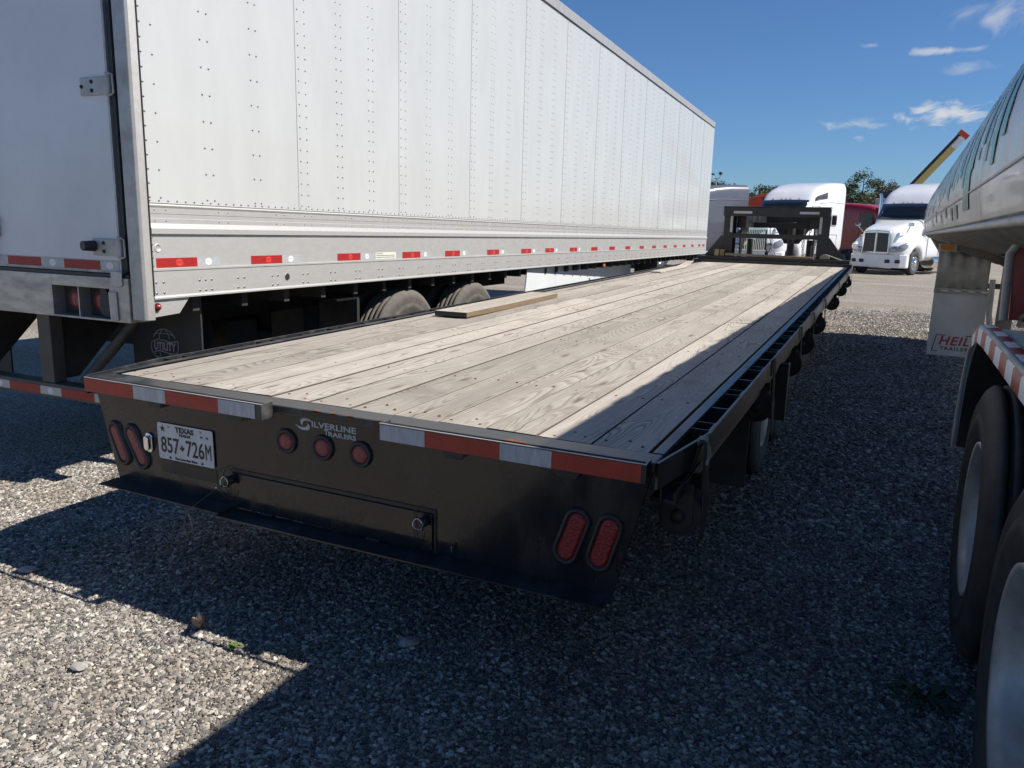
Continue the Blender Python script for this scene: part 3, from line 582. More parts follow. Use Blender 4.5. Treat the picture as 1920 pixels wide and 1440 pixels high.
    # tape bars
    def bar(xa, xb, segs, ends):
        g = MB(); z0, z1 = .853, .911
        g.box(xa, xb, -.060, -.054, z0, z1)
        for x, xx in ends: g.prism([(x - .003, -.0535), (x + .003, -.0535), (xx + .003, -.001), (xx - .003, -.001)], z0, z1, 'z')
        B = g.obj('bumper_bar', M_beam, T, bevel=.001)
        for s0, s1, c in segs: MB().box(s0 + .0005, s1 - .0005, -.0612, -.0602, z0 + .002, z1 - .003).obj('reflective_tape', M_redtape2 if c else M_whitetape2, B)
        MB().box(xa, xb, -.0606, -.0538, z1 - .0005, z1 + .0012).obj('worn_top_edge', M_alud, B)
    bar(-1.160, -.205, [(-1.158, -.869, 1), (-.869, -.691, 0), (-.691, -.416, 1), (-.416, -.236, 0)], [(-1.155, -1.205), (-.209, -.209)])
    bar(.305, 1.212, [(.308, .482, 0), (.482, .751, 1), (.751, .924, 0), (.924, 1.198, 1)], [(.309, .309), (1.208, 1.208)])
    for x in (-.77, -.35, .58, .97): MB().prism([(x - .045, .852), (x + .045, .852), (x + .030, .828), (x - .030, .828)], -.050, -.002).obj('bar_bracket', M_blackd, T, bevel=.002)
    for c_ in T.children:
        if c_.name.split('.')[0] in ('tail_panel', 'door_gap', 'ramp_door', 'hinge', 'latch', 'lanyard_clip', 'plate_recess', 'tail_light', 'clearance_light', 'plate_light', 'license_plate', 'maker_lettering', 'maker_emblem'): c_.location.y += .017
    # side rails
    for s in (1, -1):
        xs = lambda x: s * x
        def bx(g, xa, xb, *r): g.box(min(s * xa, s * xb), max(s * xa, s * xb), *r)
        g = MB(); bx(g, 1.186, 1.2215, .0990, 12.06, .893, .9005); bx(g, 1.2135, 1.2215, .0990, 12.06, .74, .8925); g.obj('side_rail', M_beam if s > 0 else M_beam, T, bevel=.003)
        rp = [(1.2235, -.002), (1.2885, .40), (1.2885, 12.20), (1.2985, 12.20), (1.2985, .395), (1.2335, -.008)]
        MB().prism([(xs(x), y) for x, y in rp], .822, .903, 'z').obj('rub_rail', M_beam, T, bevel=.002)
        g = MB(); bx(g, 1.180, 1.262, .12, 11.9, .738, .752); bx(g, 1.250, 1.262, .12, 11.9, .752, .775); g.obj('winch_track', M_blackd, T, bevel=.002)
        pk = sp = None
        for i in range(20):
            y = .50 + .60 * i
            if pk is None:
                g = MB()
                for ya in (-.052, .046): bx(g, 1.223, 1.2875, ya, ya + .006, .80, .898)
                bx(g, 1.281, 1.2875, -.046, .046, .80, .898); pk = g.obj('stake_pocket', M_blackd, T, loc=(0, y, 0))
                g = MB(); bx(g, 1.223, 1.2875, -.005, .005, .81, .895); sp = g.obj('spacer', M_beam, T, loc=(0, y + .3, 0))
            else:
                c = pk.copy(); COL.objects.link(c); c.location.y = y
                if y + .3 < 12.1: c = sp.copy(); COL.objects.link(c); c.location.y = y + .3
        # chassis beam
        g = MB(); bx(g, .40, .56, .3, 12.1, .38, .395); bx(g, .40, .56, .3, 12.1, .775, .79); bx(g, .472, .488, .3, 12.1, .395, .775); g.obj('main_beam', M_dark, T)
        # mudflap, axle wheels
        MB().prism([(xs(.70), .10), (xs(1.17), .10), (xs(1.17), .62), (xs(.70), .62)], 2.26, 2.275).obj('mud_flap', M_flap, T)
        for y in (3.05, 4.0): wheel(T, xs(1.17), y, .395 - SLOPE * y, .395, .21, s, M_rubber, M_rim, 'dish', .205, dual=True)
    g = MB()
    for i in range(28): g.box(-1.2, 1.2, .25 + .42 * i, .31 + .42 * i, .796, .855)
    g.obj('crossmembers', M_dark, T)
    for y in (3.05, 4.0): MB().tube([(-1.0, y, .395 - SLOPE * y), (1.0, y, .395 - SLOPE * y)], .06, 12).obj('axle', M_dark, T)
    MB().box(1.225, 1.318, 2.62, 2.68, .43, .775).obj('side_bracket', M_blackd, T, bevel=.006)
    MB().lathe([(-.02, .12), (0, .13), (.25, .13)], 'z', (.18, .45, .40), seg=20).obj('spare_hub', M_dark, T)
    # strap winches along the right side
    for i, (y, r) in enumerate(((.30, .072), (1.95, .078), (3.35, .09), (4.35, .09), (5.6, .085), (7.9, .085), (9.9, .08), (11.6, .08))):
        W_ = empty('strap_winch', (1.245, y, .662), parent=T)
        g = MB()
        for ya in (-.062, .056): g.prism([(-.055, .11), (.045, .11), (.045, -.02), (.0, -.06), (-.055, -.03)], ya, ya + .006)
        g.lathe([(-.085, .001), (-.085, .022), (.085, .022), (.085, .001)], 'y', seg=12); g.obj('winch_frame', M_blackd, W_)
        g = MB(); pr = []
        nl = 6
        for k in range(nl): rr = .022 + (r - .022) * (k + 1) / nl; pr += [(-.050 - .003 * (k % 2), rr - (r - .022) / nl), (-.050 - .003 * (k % 2), rr - .002), (-.047, rr)]
        pr += [(.05, r), (.05, .022)]; g.lathe([(a, b) for a, b in pr], 'y', seg=28); g.obj('strap_roll', M_strap, W_)
        g = MB(); sw = .045
        path = [(-.010, r + .002), (.03, .16), (.046, .238), (.058, .247), (.064, .235), (.066, .14), (.072, .02), (.068 + .01 * math.sin(i), -.06), (.062 + .02 * math.sin(i * 2.1), -.10 - .05 * ((i * 7) % 3))]
        g.sheet([[(x, yy, z) for x, z in path] for yy in (-sw, 0, sw)]); g.obj('strap', M_strap, W_, solid=.003)
        if i in (0, 3, 4):
            g = MB()
            for q_ in range(3): g.tube([(.037, -.012 + .014 * q_, .225), (.040, -.012 + .014 * q_, .247), (.058, -.012 + .014 * q_, .249), (.064, -.01 + .014 * q_, .222)], .005, 6)
            g.tube([(.064, .0, .22), (.072, -.01, .19), (.07, -.03, .17)], .006, 6); g.tube([(.064, .02, .22), (.074, .015, .185)], .006, 6)
            g.obj('knotted_cord', M_strapw, W_)
    # gooseneck
    G = T
    g = MB(); g.box(-1.292, 1.292, 11.76, 12.06, .880, .945); g.box(-1.25, 1.25, 11.86, 12.04, .946, 1.005); g.obj('riser_beam', M_blackd, G, bevel=.006)
    for s in (1, -1):
        a, b = sorted((s * .70, s * .865)); g = MB()
        g.box(a, b, 12.05, 12.064, 1.006, 1.84); g.box(a, b, 12.36, 12.374, 1.006, 1.84); g.box(s * .78 - .006, s * .78 + .006, 12.064, 12.36, 1.006, 1.84)
        g.obj('neck_post', M_blackd, G, bevel=.003)
        MB().prism([(s * .866, 1.36), (s * .866, 1.006), (s * 1.20, .946), (s * 1.20, .962), (s * .90, 1.36)], 12.03, 12.05).obj('side_gusset', M_blackd, G)
        g = MB(); g.prism([(12.38, 1.50), (12.38, 1.86), (15.1, 1.80), (15.1, 1.52)], s * .62 - .08, s * .62 + .08, 'x'); g.obj('neck_beam', M_blackd, G)
        MB().prism([(12.38, .95), (12.38, 1.50), (13.2, 1.50)], s * .62 - .012, s * .62 + .012, 'x').obj('neck_gusset', M_blackd, G)
        MB().tube([(s * .52, 12.9, .10), (s * .52, 12.9, 1.3)], .055, 12).obj('landing_jack', M_blackd, G)
        MB().box(s * .52 - .12, s * .52 + .12, 12.78, 13.02, .075 - .215, .10 - .21).obj('jack_foot', M_blackd, G)
        MB().box(min(s * .715, s * .755), max(s * .715, s * .755), 12.044, 12.0485, 1.42, 1.775).obj('reflective_tape', M_whitetape2, G)
        MB().box(min(s * .39, s * .70), max(s * .39, s * .70), 11.984, 11.9885, 1.745, 1.785).obj('reflective_tape', M_whitetape2, G)
    g = MB(); g.box(-.875, .875, 11.99, 12.049, 1.70, 1.852); g.box(-.88, .88, 11.99, 12.40, 1.853, 1.865); g.obj('neck_top_beam', M_blackd, G, bevel=.006)
    MB().box(-.699, .699, 12.055, 12.12, 1.325, 1.40).obj('neck_crossbar', M_blackd, G, bevel=.004)
    MB().box(-.56, .56, 13.3, 13.37, 1.50, 1.60).obj('neck_crossbar', M_blackd, G, bevel=.004)
    MB().box(-.55, .55, 15.0, 15.10, 1.53, 1.79).obj('coupler_plate', M_blackd, G, bevel=.004)
    g = MB(); g.prism([(-.34, 1.50), (.34, 1.50), (.14, 1.18), (-.14, 1.18)], 14.86, 14.98); g.obj('coupler_gusset', M_dark, G, bevel=.01)
    g = MB(); g.tube([(0, 14.75, .80), (0, 14.75, 1.62)], .07, 16); g.tube([(0, 14.75, .62), (0, 14.75, .80)], .105, 16); g.obj('coupler_tube', M_dark, G)
    for x in (-.33, .26, .36):
        g = MB(); z = 1.50; k = 0
        while z > .70 + .1 * abs(x):
            c = Vector((x + .02 * math.sin(z * 9), 14.6, z)); ax = Vector((1, 0, 0)) if k % 2 else Vector((0, 1, 0))
            g.tube([c + ax * .018 * math.cos(t) + Vector((0, 0, .032)) * math.sin(t) for t in [2 * math.pi * j / 8 for j in range(9)]], .006, 5, cap=False); z -= .05; k += 1
        g.obj('safety_chain', M_alud, G)
    MB().tube([(-.25, 13.4, 1.55), (-.24, 13.4, 1.3), (-.20, 13.4, 1.15), (-.26, 13.4, 1.02), (-.22, 13.4, .92), (-.15, 13.4, .86)], .008, 6).obj('breakaway_cable', M_strap, G)
    MB().box(-.31, -.25, 13.37, 13.42, .95, 1.06).obj('electric_plug', M_rubm, G, bevel=.01)
    MB().box(.32, .38, 12.00, 12.03, 1.006, 1.03).obj('red_reflector', M_redlens, G)
    return T
FB = flatbed()
def on_deck(y, z=0): return DZ + SLOPE * y + z
def lumber():
    g = MB(); L_ = 1.75
    g.loft([[(-.125, 0, .012), (.125, 0, .012), (.125, 0, .045), (-.125, 0, .045)], [(-.125, .9, .0035), (.125, .9, .0035), (.125, .9, .041), (-.125, .9, .041)], [(-.125, L_, .0035), (.125, L_, .0035), (.125, L_, .040), (-.125, L_, .040)]], smooth=False)
    o = g.obj('loose_plank', [M_wood, M_woodside], loc=(-.915, 2.50, on_deck(2.50)), rot=(math.atan(SLOPE), 0, R(1.5)))
    for f_ in o.data.polygons:
        if abs(f_.normal.z) < .7: f_.material_index = 1
    tag(o, 'loose grey plank with a dark sawn end lying on the deck by the tyres', 'plank')
    MB().box(-.1255, .1255, -.0025, -.0005, .012, .045).obj('painted_end', M_rubm, o)
    g = MB(); g.loft([[(-.07, 0, .004), (.07, 0, .004), (.07, 0, .02), (-.07, 0, .02)], [(-.07, 1.5, .006), (.07, 1.5, .006), (.07, 1.5, .022), (-.07, 1.5, .022)], [(-.05, 2.1, .07), (.06, 2.0, .07), (.06, 2.0, .08), (-.05, 2.1, .08)]], smooth=False)
    tag(g.obj('split_board', M_wood, loc=(-1.02, 8.2, on_deck(8.2)), rot=(math.atan(SLOPE), 0, 0)), 'pale split board with a curled up end at the front left deck edge', 'board')
    z = 1.006 + SLOPE * 11.9
    tag(MB().box(-.76, .70, -.045, .045, 0, .042).obj('timber', M_wood2, loc=(-.02, 11.93, z + .002), rot=(0, R(.9), 0), bevel=.003), 'long brown timber laid across the black riser under the gooseneck', 'timber')
    for x, lab in ((-.93, 'short timber block at the left end of the brown timber'), (-.84, 'short timber block tucked beside the long brown timber')):
        tag(MB().box(-.038, .038, -.05, .06, 0, .115).obj('timber_block', M_wood2, loc=(x, 11.94, z + .001), bevel=.003), lab, 'timber')
    g = MB(); pts = [(.078 * math.cos(t), .078 * math.sin(t) + .01) for t in [math.pi * k / 10 for k in range(11)]] + [(-.078, 0), (.078, 0)]
    g.prism([(x, max(zz, 0)) for x, zz in pts[:11]], -.05, .05); o = g.obj('strap_bundle', M_strapw, loc=(.85, 11.95, z + .001)); tag(o, 'rolled bundle of pale webbing strap on the right end of the riser', 'strap')
    MB().tube([(.05, -.03, .07), (.30, -.06, -.02), (.44, -.10, -.088)], .007, 6).obj('strap_tail', M_strapw, o); MB().tube([(.02, -.02, .082), (.28, -.02, .0), (.45, -.03, -.088)], .007, 6).obj('strap_tail', M_strapw, o)
lumber()

# ------------------------------------------------------------------ white box trailer
def globe(parent, c, r, place, mt, t=.006, text=.05):
    """globe emblem: meridians, parallels and a waved band with the lettering; place(a, b) -> point on the surface"""
    g = MB()
    def line(pts, w_): g.tube([place(a, b) for a, b in pts], w_, 5)
    for k0, k1 in ((.16, .84), (1.16, 1.84)): line([(c[0] + r * math.cos(math.pi * (k0 + (k1 - k0) * i / 16)), c[1] + r * math.sin(math.pi * (k0 + (k1 - k0) * i / 16))) for i in range(17)], t)
    for e in (-.45, .45):
        for b0, b1 in ((.38, .99), (-.99, -.38)): line([(c[0] + e * r * math.sqrt(max(0, 1 - (b0 + (b1 - b0) * i / 8) ** 2)), c[1] + r * (b0 + (b1 - b0) * i / 8)) for i in range(9)], t * .7)
    for b in (.66, -.66): line([(c[0] + r * .74 * (i / 8 * 2 - 1), c[1] + r * (b + .08 * (1 - (i / 4 - 1) ** 2) * (1 if b > 0 else -1))) for i in range(9)], t * .7)
    band = [(-1.02, .22), (-.5, .36), (0, .33), (.5, .24), (1.05, .36), (1.10, .02), (1.0, -.36), (.5, -.44), (0, -.36), (-.5, -.30), (-1.02, -.46), (-1.10, -.12), (-1.02, .22)]
    line([(c[0] + r * a, c[1] + r * b) for a, b in band], t)
    return g.obj('globe_emblem', mt, parent)
def box_trailer():
    T = empty('box_trailer', (-1.7605, .7535, 0), (0, 0, .02154)); tag(T, 'white riveted box trailer with aluminium lower rail beside the flatbed', 'trailer')
    Wd = 2.59; LN = 15.87; ZD = 1.640; ZT = 3.999
    MB().box(-Wd + .02, -.02, .10, LN - .02, 1.15, 4.09).obj('body_core', M_offw, T)
    MB().box(-Wd, 0, .02, LN, 4.076, 4.10).obj('roof', M_alu, T)
    # side panels (butted, each its own piece)
    ed = [.030, 1.2446] + [1.2446 + 1.2192 * k for k in range(1, 12)] + [LN]
    for a, b in zip(ed[:-1], ed[1:]):
        g = MB(); n = 8; zz = [ZD + .001 + (ZT - ZD) * j / 10 for j in range(11)]; ph = rnd.random() * 6
        g.sheet([[(.0012 * math.sin(math.pi * i / n) * math.sin(z * 1.7 + ph) , a + .0015 + (b - a - .003) * i / n, z) for i in range(n + 1)] for z in zz])
        g.box(-.018, -.0035, a + .0015, b - .0015, ZD + .001, ZT); g.obj('side_panel', M_white, T)
        MB().box(-.0035, .0032, b - .012, b - .0018, ZD + .001, ZT).obj('panel_seam', M_white, T) if b < LN else None
    # left and front skins
    MB().box(-Wd, -Wd + .018, .03, LN, ZD - .4, ZT).obj('side_skin', M_white, T); MB().box(-Wd, 0, LN, LN + .02, 1.14, 4.08).obj('front_wall', M_white, T)
    MB().box(-.03, .010, .0, LN + .005, ZT + .001, 4.115).obj('top_rail', M_alud, T, bevel=.006)
    MB().box(-.03, .014, .0, LN + .003, ZT - .004, ZT + .004).obj('top_rail_lip', M_blackd, T)
    # lower rail in three rolled bands
    MB().prism([(-.02, 1.637), (.004, 1.637), (.010, 1.628), (.004, 1.616), (.004, 1.586), (.002, 1.584), (.002, 1.562), (.004, 1.560), (.004, 1.535), (.018, 1.508), (.018, 1.480), (.004, 1.476), (-.02, 1.476)], .030, LN).obj('upper_rub_band', M_alu, T)
    MB().prism([(-.02, 1.4755), (.003, 1.4755), (.003, 1.296), (.011, 1.2935), (.011, 1.284), (-.02, 1.284)], .030, LN).obj('logistic_band', M_alu, T)
    MB().prism([(-.02, 1.2835), (.007, 1.2835), (.007, 1.150), (.012, 1.140), (.012, 1.132), (-.05, 1.132), (-.05, 1.14), (-.02, 1.145)], .030, LN).obj('bottom_rail', M_alu, T)
    # rivets
    q = MB()
    def riv(y, z, r=.0075, x=.0005):
        q.add([(x, y + r * math.cos(k * math.pi / 3), z + r * math.sin(k * math.pi / 3)) for k in range(6)] + [(x + r * .55, y + r * .5 * math.cos(k * math.pi / 3), z + r * .5 * math.sin(k * math.pi / 3)) for k in range(6)], [(k, (k + 1) % 6, 6 + (k + 1) % 6, 6 + k) for k in range(6)] + [tuple(range(6, 12))], True)
    def colm(y, pitch, z0=ZD + .03, z1=ZT - .03, r=.0065, x=.0005):
        n = int((z1 - z0) / pitch)
        for i in range(n + 1): riv(y, z0 + (z1 - z0) * i / n, r, x)
    colm(.048, .071); colm(.118, .142)
    for k, (a, b) in enumerate(zip(ed[:-1], ed[1:])):
        w_ = b - a
        for f, p in ((.06 if k else None, .071), (.34, .142), (.385, .142), (.655, .142), (.70, .142)):
            if f: colm(a + w_ * f if f != .06 else a + .018, p if k == 0 else .071)
        if k: colm(a + .085, .071)
    y = .045
    while y < LN: riv(y, ZD + .014, .0065); y += .06
    for k, a in enumerate(ed[:-1]):
        for f in (.03, .09, .40, .46, .80, .86):
            for z in (1.605, 1.548): riv(a + 1.2192 * f, z, .0055, .004)
    for z in (1.46, 1.425, 1.39, 1.355, 1.31): riv(.040, z, .0065, .003)
    y = .047; k = 0
    while y < LN - .2:
        for dy in ((0, .05) if k != 1 else (0, .045, .09)):
            for z in (1.222, 1.165): riv(y + dy, z, .0085, .007)
        y += .30; k += 1
    q.obj('rivets', M_rivet, T)['kind'] = 'stuff'
    MB().lathe([(.0075, .026), (.0085, .024)], 'x', (0, 1.088, 1.209), seg=18).obj('vent_hole_rim', M_alud, T); MB().lathe([(.0078, .022), (.0079, .001)], 'x', (0, 1.088, 1.209), seg=18).obj('vent_hole', M_rubm, T)
    MB().lathe([(.0032, .024), (.0062, .022), (.0062, .018), (.0034, .016), (.0036, .001)], 'x', (0, .075, 1.405), seg=20).obj('stamped_disc', M_alu, T)
    # conspicuity tape
    ts = [.059, .767, 1.632, 2.497, 3.21, 4.07, 4.92, 5.63, 6.47, 7.33, 8.17, 9.02, 9.87, 10.72, 11.57, 12.42, 13.27, 14.12, 14.9, 15.4]
    for k, a in enumerate(ts):
        r_ = MB().box(.0035, .0042, a, a + .281, 1.300, 1.351).obj('reflective_tape', M_redtape, T); w_ = MB().box(.0035, .0042, a + .2815, a + .458, 1.300, 1.351).obj('reflective_tape', M_whitetape, T)
        if k < 9:
            for par, yc, mt in ((r_, a + .155, M_logor), (w_, a + .365, M_logow)):
                MB().prism(circle(yc, 1.3255, .026, 20, .019), .0043, .0047, 'x').obj('tape_emblem', mt, par)
                if k < 5: text_mesh('UTILITY', .016, 'tape_lettering', M_redtape if par is r_ else M_whitetape, par, (.0049, yc, 1.3255), FACE_RIGHT, bold=.0003, shear=.2, width=.050, ext=.0002)
    lb = MB().box(.0035, .0042, 2.11, 2.40, 1.302, 1.352).obj('paper_label', M_label, T)
    q = MB()
    for i in range(3): q.box(.0043, .0046, 2.12, 2.12 + (.09, .26, .26)[i], 1.340 - .014 * i, 1.344 - .014 * i)
    q.obj('label_print', M_ink, lb)['kind'] = 'stuff'
    # rear frame
    g = MB(); g.prism([(-.112, -.002), (-.100, -.024), (-.012, -.024), (.0, -.012), (.010, .028), (-.112, .028)], 1.02, 4.10, 'z'); g.obj('rear_post', M_alud, T, bevel=.004)
    MB().box(.0105, .0145, .024, .030, 1.15, 4.0).obj('post_seal', M_rubm, T)
    g = MB(); g.prism([(-Wd, -.002), (-Wd + .012, -.024), (-Wd + .112, -.024), (-Wd + .112, .028), (-Wd - .01, .028)], 1.02, 4.10, 'z'); g.obj('rear_post', M_alud, T)
    MB().box(-Wd + .112, -.1125, -.012, .09, 3.96, 4.10).obj('rear_header', M_alud, T)
    MB().box(-.150, -.1125, .018, .030, 1.27, 3.955).obj('door_channel', M_alud, T); MB().box(-.178, -.151, .004, .030, 1.27, 3.955).obj('door_gasket', M_rubm, T)
    for k, (a, b) in enumerate(((-1.290, -.192), (-Wd + .19, -1.300))):
        D = MB().box(a, b, .000, .055, 1.262, 3.95).obj('rear_door', M_door, T, bevel=.005)
        MB().box(b - .008, b + .006 if k == 0 else b, -.004, .004, 1.262, 3.95).obj('door_edge', M_alud, D)
        if k == 0:
            MB().box(a + .02, b - .004, -.0025, -.0005, 1.262, 1.33).obj('door_foot_strip', M_alud, D)
            for s0, s1, c in ((-1.20, -1.130, 0), (-1.130, -.835, 1), (-.835, -.642, 0), (-.642, -.347, 1), (-.347, -.205, 0)):
                o = MB().box(s0, s1, -.0040, -.0026, 1.276, 1.326).obj('reflective_tape', M_redtape if c else M_whitetape, D)
                if not c and s1 > -1: MB().prism(circle((s0 + s1) / 2, 1.301, .028, 20, .020), -.0045, -.0041).obj('tape_emblem', M_logow, o)
            MB().box(-1.285, -1.175, -.03, -.002, 1.43, 1.55).obj('door_lock_box', M_rubm, D, bevel=.01)
            MB().tube([(-1.255, -.035, 1.30), (-1.255, -.035, 3.9)], .017, 10).obj('lock_rod', M_alud, D)
    for z in (2.225, 1.400, 3.05, 3.7):
        H = MB().box(-.388, -.175, -.012, -.0015, z - .045, z + .045).obj('door_hinge', M_alud, T, bevel=.003)
        MB().tube([(-.165, -.020, z - .055), (-.165, -.020, z + .060)], .015, 12).obj('hinge_pin', M_alud, H)
        MB().tube([(-.165, -.03, z + .052), (-.135, -.034, z + .052), (-.122, -.030, z + .045), (-.122, -.028, z - .045), (-.135, -.034, z - .052), (-.165, -.03, z - .052)], .0055, 8).obj('hinge_strap', M_alud, H)
        for x, zz in ((-.30, .022), (-.30, -.022), (-.375, 0)): MB().lathe([(-.012, .011), (-.018, .009), (-.0185, .001)], 'y', (x, 0, z + zz), seg=8).obj('hinge_bolt', M_blackd, H)
    MB().tube([(-.375, -.012, 1.405), (-.385, -.075, 1.405)], [.030, .026], 14).obj('rubber_bumper', M_rubm, T)
    # sill with lamp box
    g = MB(); x0, x1, z0, z1 = -.728, -.262, 1.012, 1.178
    g.box(-Wd + .1, x0, -.030, .10, 1.0, 1.240); g.box(x0, x1, -.030, .10, z1, 1.240); g.box(x0, x1, -.030, .10, 1.0, z0); g.box(x1, -.113, -.030, .10, 1.0, 1.240)
    g.obj('rear_sill', M_sill, T, bevel=.003)
    MB().box(-Wd + .1, -.113, -.022, .02, 1.242, 1.258).obj('sill_seal', M_rubm, T)
    MB().box(x0, x1, .045, .055, z0, z1).obj('lamp_box_back', M_dark, T); MB().box(-.520, -.512, -.026, .045, z0, z1).obj('lamp_divider', M_sill, T)
    for x in (-.612, -.405):
        l = MB().lathe([(.044, .064), (.028, .062), (.024, .054), (.03, .05)], 'y', (x, 0, 1.098), seg=28).obj('tail_lamp', M_rubm, T); MB().lathe([(.03, .051), (.022, .046), (.018, .025), (.017, .001)], 'y', (x, 0, 1.098), seg=28).obj('lens', M_redlens, l)
    MB().prism([(-.37, 1.17), (-.33, 1.175), (-.31, 1.13), (-.29, 1.12), (-.29, 1.02), (-.35, 1.018), (-.385, 1.05)], .0, .028).obj('torn_lamp_cover', M_flap, T)
    g = MB(); g.prism([(-.26, 1.165), (-.20, 1.165), (-.195, 1.01), (-.255, 1.005)], -.040, -.031); g.obj('sill_cap', M_alud, T, bevel=.003)
    g = MB(); g.prism([(-.235, 1.275), (-.150, 1.275), (-.150, 1.20), (-.180, 1.19), (-.235, 1.20)], -.038, -.031); g.obj('sill_clip', M_alud, T, bevel=.003)
    g = MB(); g.prism([(.036, 1.131), (.279, 1.131), (.202, 1.045), (.030, 1.035)], -.012, -.004, 'x'); g.obj('corner_gusset', M_alu, T)
    k_ = MB().lathe([(-.005, .023), (.006, .020)], 'x', (0, .052, 1.090), seg=16).obj('marker_light', M_rubm, T); MB().lathe([(.004, .017), (.016, .013), (.020, .001)], 'x', (0, .052, 1.090), seg=16).obj('lens', M_redlens, k_)
    # underride guard
    for xc in (-.905, -1.69):
        MB().box(xc - .055, xc + .055, .02, .10, .585, .998).obj('guard_upright', M_guard, T, bevel=.004)
        MB().prism([(.11, .998), (.62, .998), (.20, .60), (.11, .60)], xc + .02, xc + .032, 'x').obj('guard_gusset', M_dark, T)
    MB().tube([(-.40, .30, 1.02), (-.70, .10, .59)], .032, 8).obj('guard_brace', M_guard, T)
    B = MB().box(-2.25, -.34, .015, .115, .497, .584).obj('guard_bar', M_guard, T, bevel=.006)
    x = -2.2; c = 1
    while x < -.36:
        w_ = min(.285 if c else .185, -.35 - x)
        if not (-1.02 < x + w_ / 2 < -.84 and False): o = MB().box(x, x + w_, .0125, .0142, .512, .562).obj('reflective_tape', M_redtape if c else M_whitetape, B)
        if not c: MB().prism(circle(x + w_ / 2, .537, .027, 18, .019), .0112, .0121).obj('tape_emblem', M_logow, o)
        x += w_; c = 1 - c
    # mud flaps
    for s in (0, 1):
        xo = -.10 if s == 0 else -1.90
        F = MB().box(xo - .58, xo, .440, .452, .36, 1.12).obj('mud_flap', M_flap, T)
        if s == 0:
            globe(F, (-.405, .795), .105, lambda a, b: (a, .438, b), M_logo, .0032)
            text_mesh('UTILITY', .068, 'flap_lettering', M_logo, F, (-.407, .4375, .790), FACE_BACK, bold=.0022, shear=.12, width=.185)
    # running gear
    for y in (2.72, 3.97):
        for s, x in ((1, -.055), (-1, -2.535)): wheel(T, x, y, .515, .515, .26, s, M_rubberd, M_alud, 'dish', .285, dual=True, seg=56)
        MB().tube([(-2.0, y, .515), (-.6, y, .515)], .065, 12).obj('axle', M_dark, T)
    MB().box(-.42, -.06, 1.95, 1.98, .55, 1.00).obj('mud_guard_plate', M_dark, T); MB().box(-.42, -.06, 1.70, 1.98, 1.00, 1.012).obj('mud_guard_plate', M_blackd, T)
    g = MB()
    for x in (-.75, -1.84): g.box(x - .06, x + .06, .45, 6.0, .88, 1.10)
    g.obj('slider_rails', M_dark, T)
    g = MB()
    for i in range(40): g.box(-Wd + .06, -.06, .35 + .39 * i, .40 + .39 * i, 1.04, 1.13)
    g.obj('floor_crossmembers', M_dark, T)
    g = MB(); g.box(-.95, -.62, 2.0, 2.25, .55, .9); g.box(-.80, -.65, 1.2, 1.5, .60, .85); g.tube([(-1.8, 1.0, .78), (-.7, 1.0, .78)], .12, 14); g.obj('suspension', M_dark, T)
    # side skirt, toed in toward the front
    def sk(y): return -.035 - .055 * (y - 5.2)
    pts = [(5.20, 1.115), (10.6, 1.115), (10.6, .36), (5.05, .36)]; nseg = 5
    for i in range(nseg):
        a = 5.2 + 5.4 * i / nseg; b = 5.2 + 5.4 * (i + 1) / nseg - .004
        al = a - (.16 if i == 0 else 0)
        MB().add([(sk(a), a, 1.115), (sk(b), b, 1.115), (sk(b), b, .38), (sk(al), al, .38), (sk(a) - .012, a, 1.115), (sk(b) - .012, b, 1.115), (sk(b) - .012, b, .38), (sk(al) - .012, al, .38)], [(0, 1, 2, 3), (4, 7, 6, 5), (0, 4, 5, 1), (1, 5, 6, 2), (2, 6, 7, 3), (3, 7, 4, 0)]).obj('side_skirt', M_door, T)
    MB().box(.008, .03, 7.86, 7.94, 1.065, 1.105).obj('amber_marker', M_amber, T, bevel=.008)
    for x in (-.55, -2.0):
        MB().box(x - .075, x + .075, 11.9, 12.05, .12, 1.12).obj('landing_leg', M_blackd, T); MB().box(x - .15, x + .15, 11.85, 12.10, .0, .03).obj('landing_foot', M_blackd, T)
    MB().box(-.40, -.03, 11.3, 11.33, .55, 1.12).obj('leg_plate', M_blackd, T)
box_trailer()

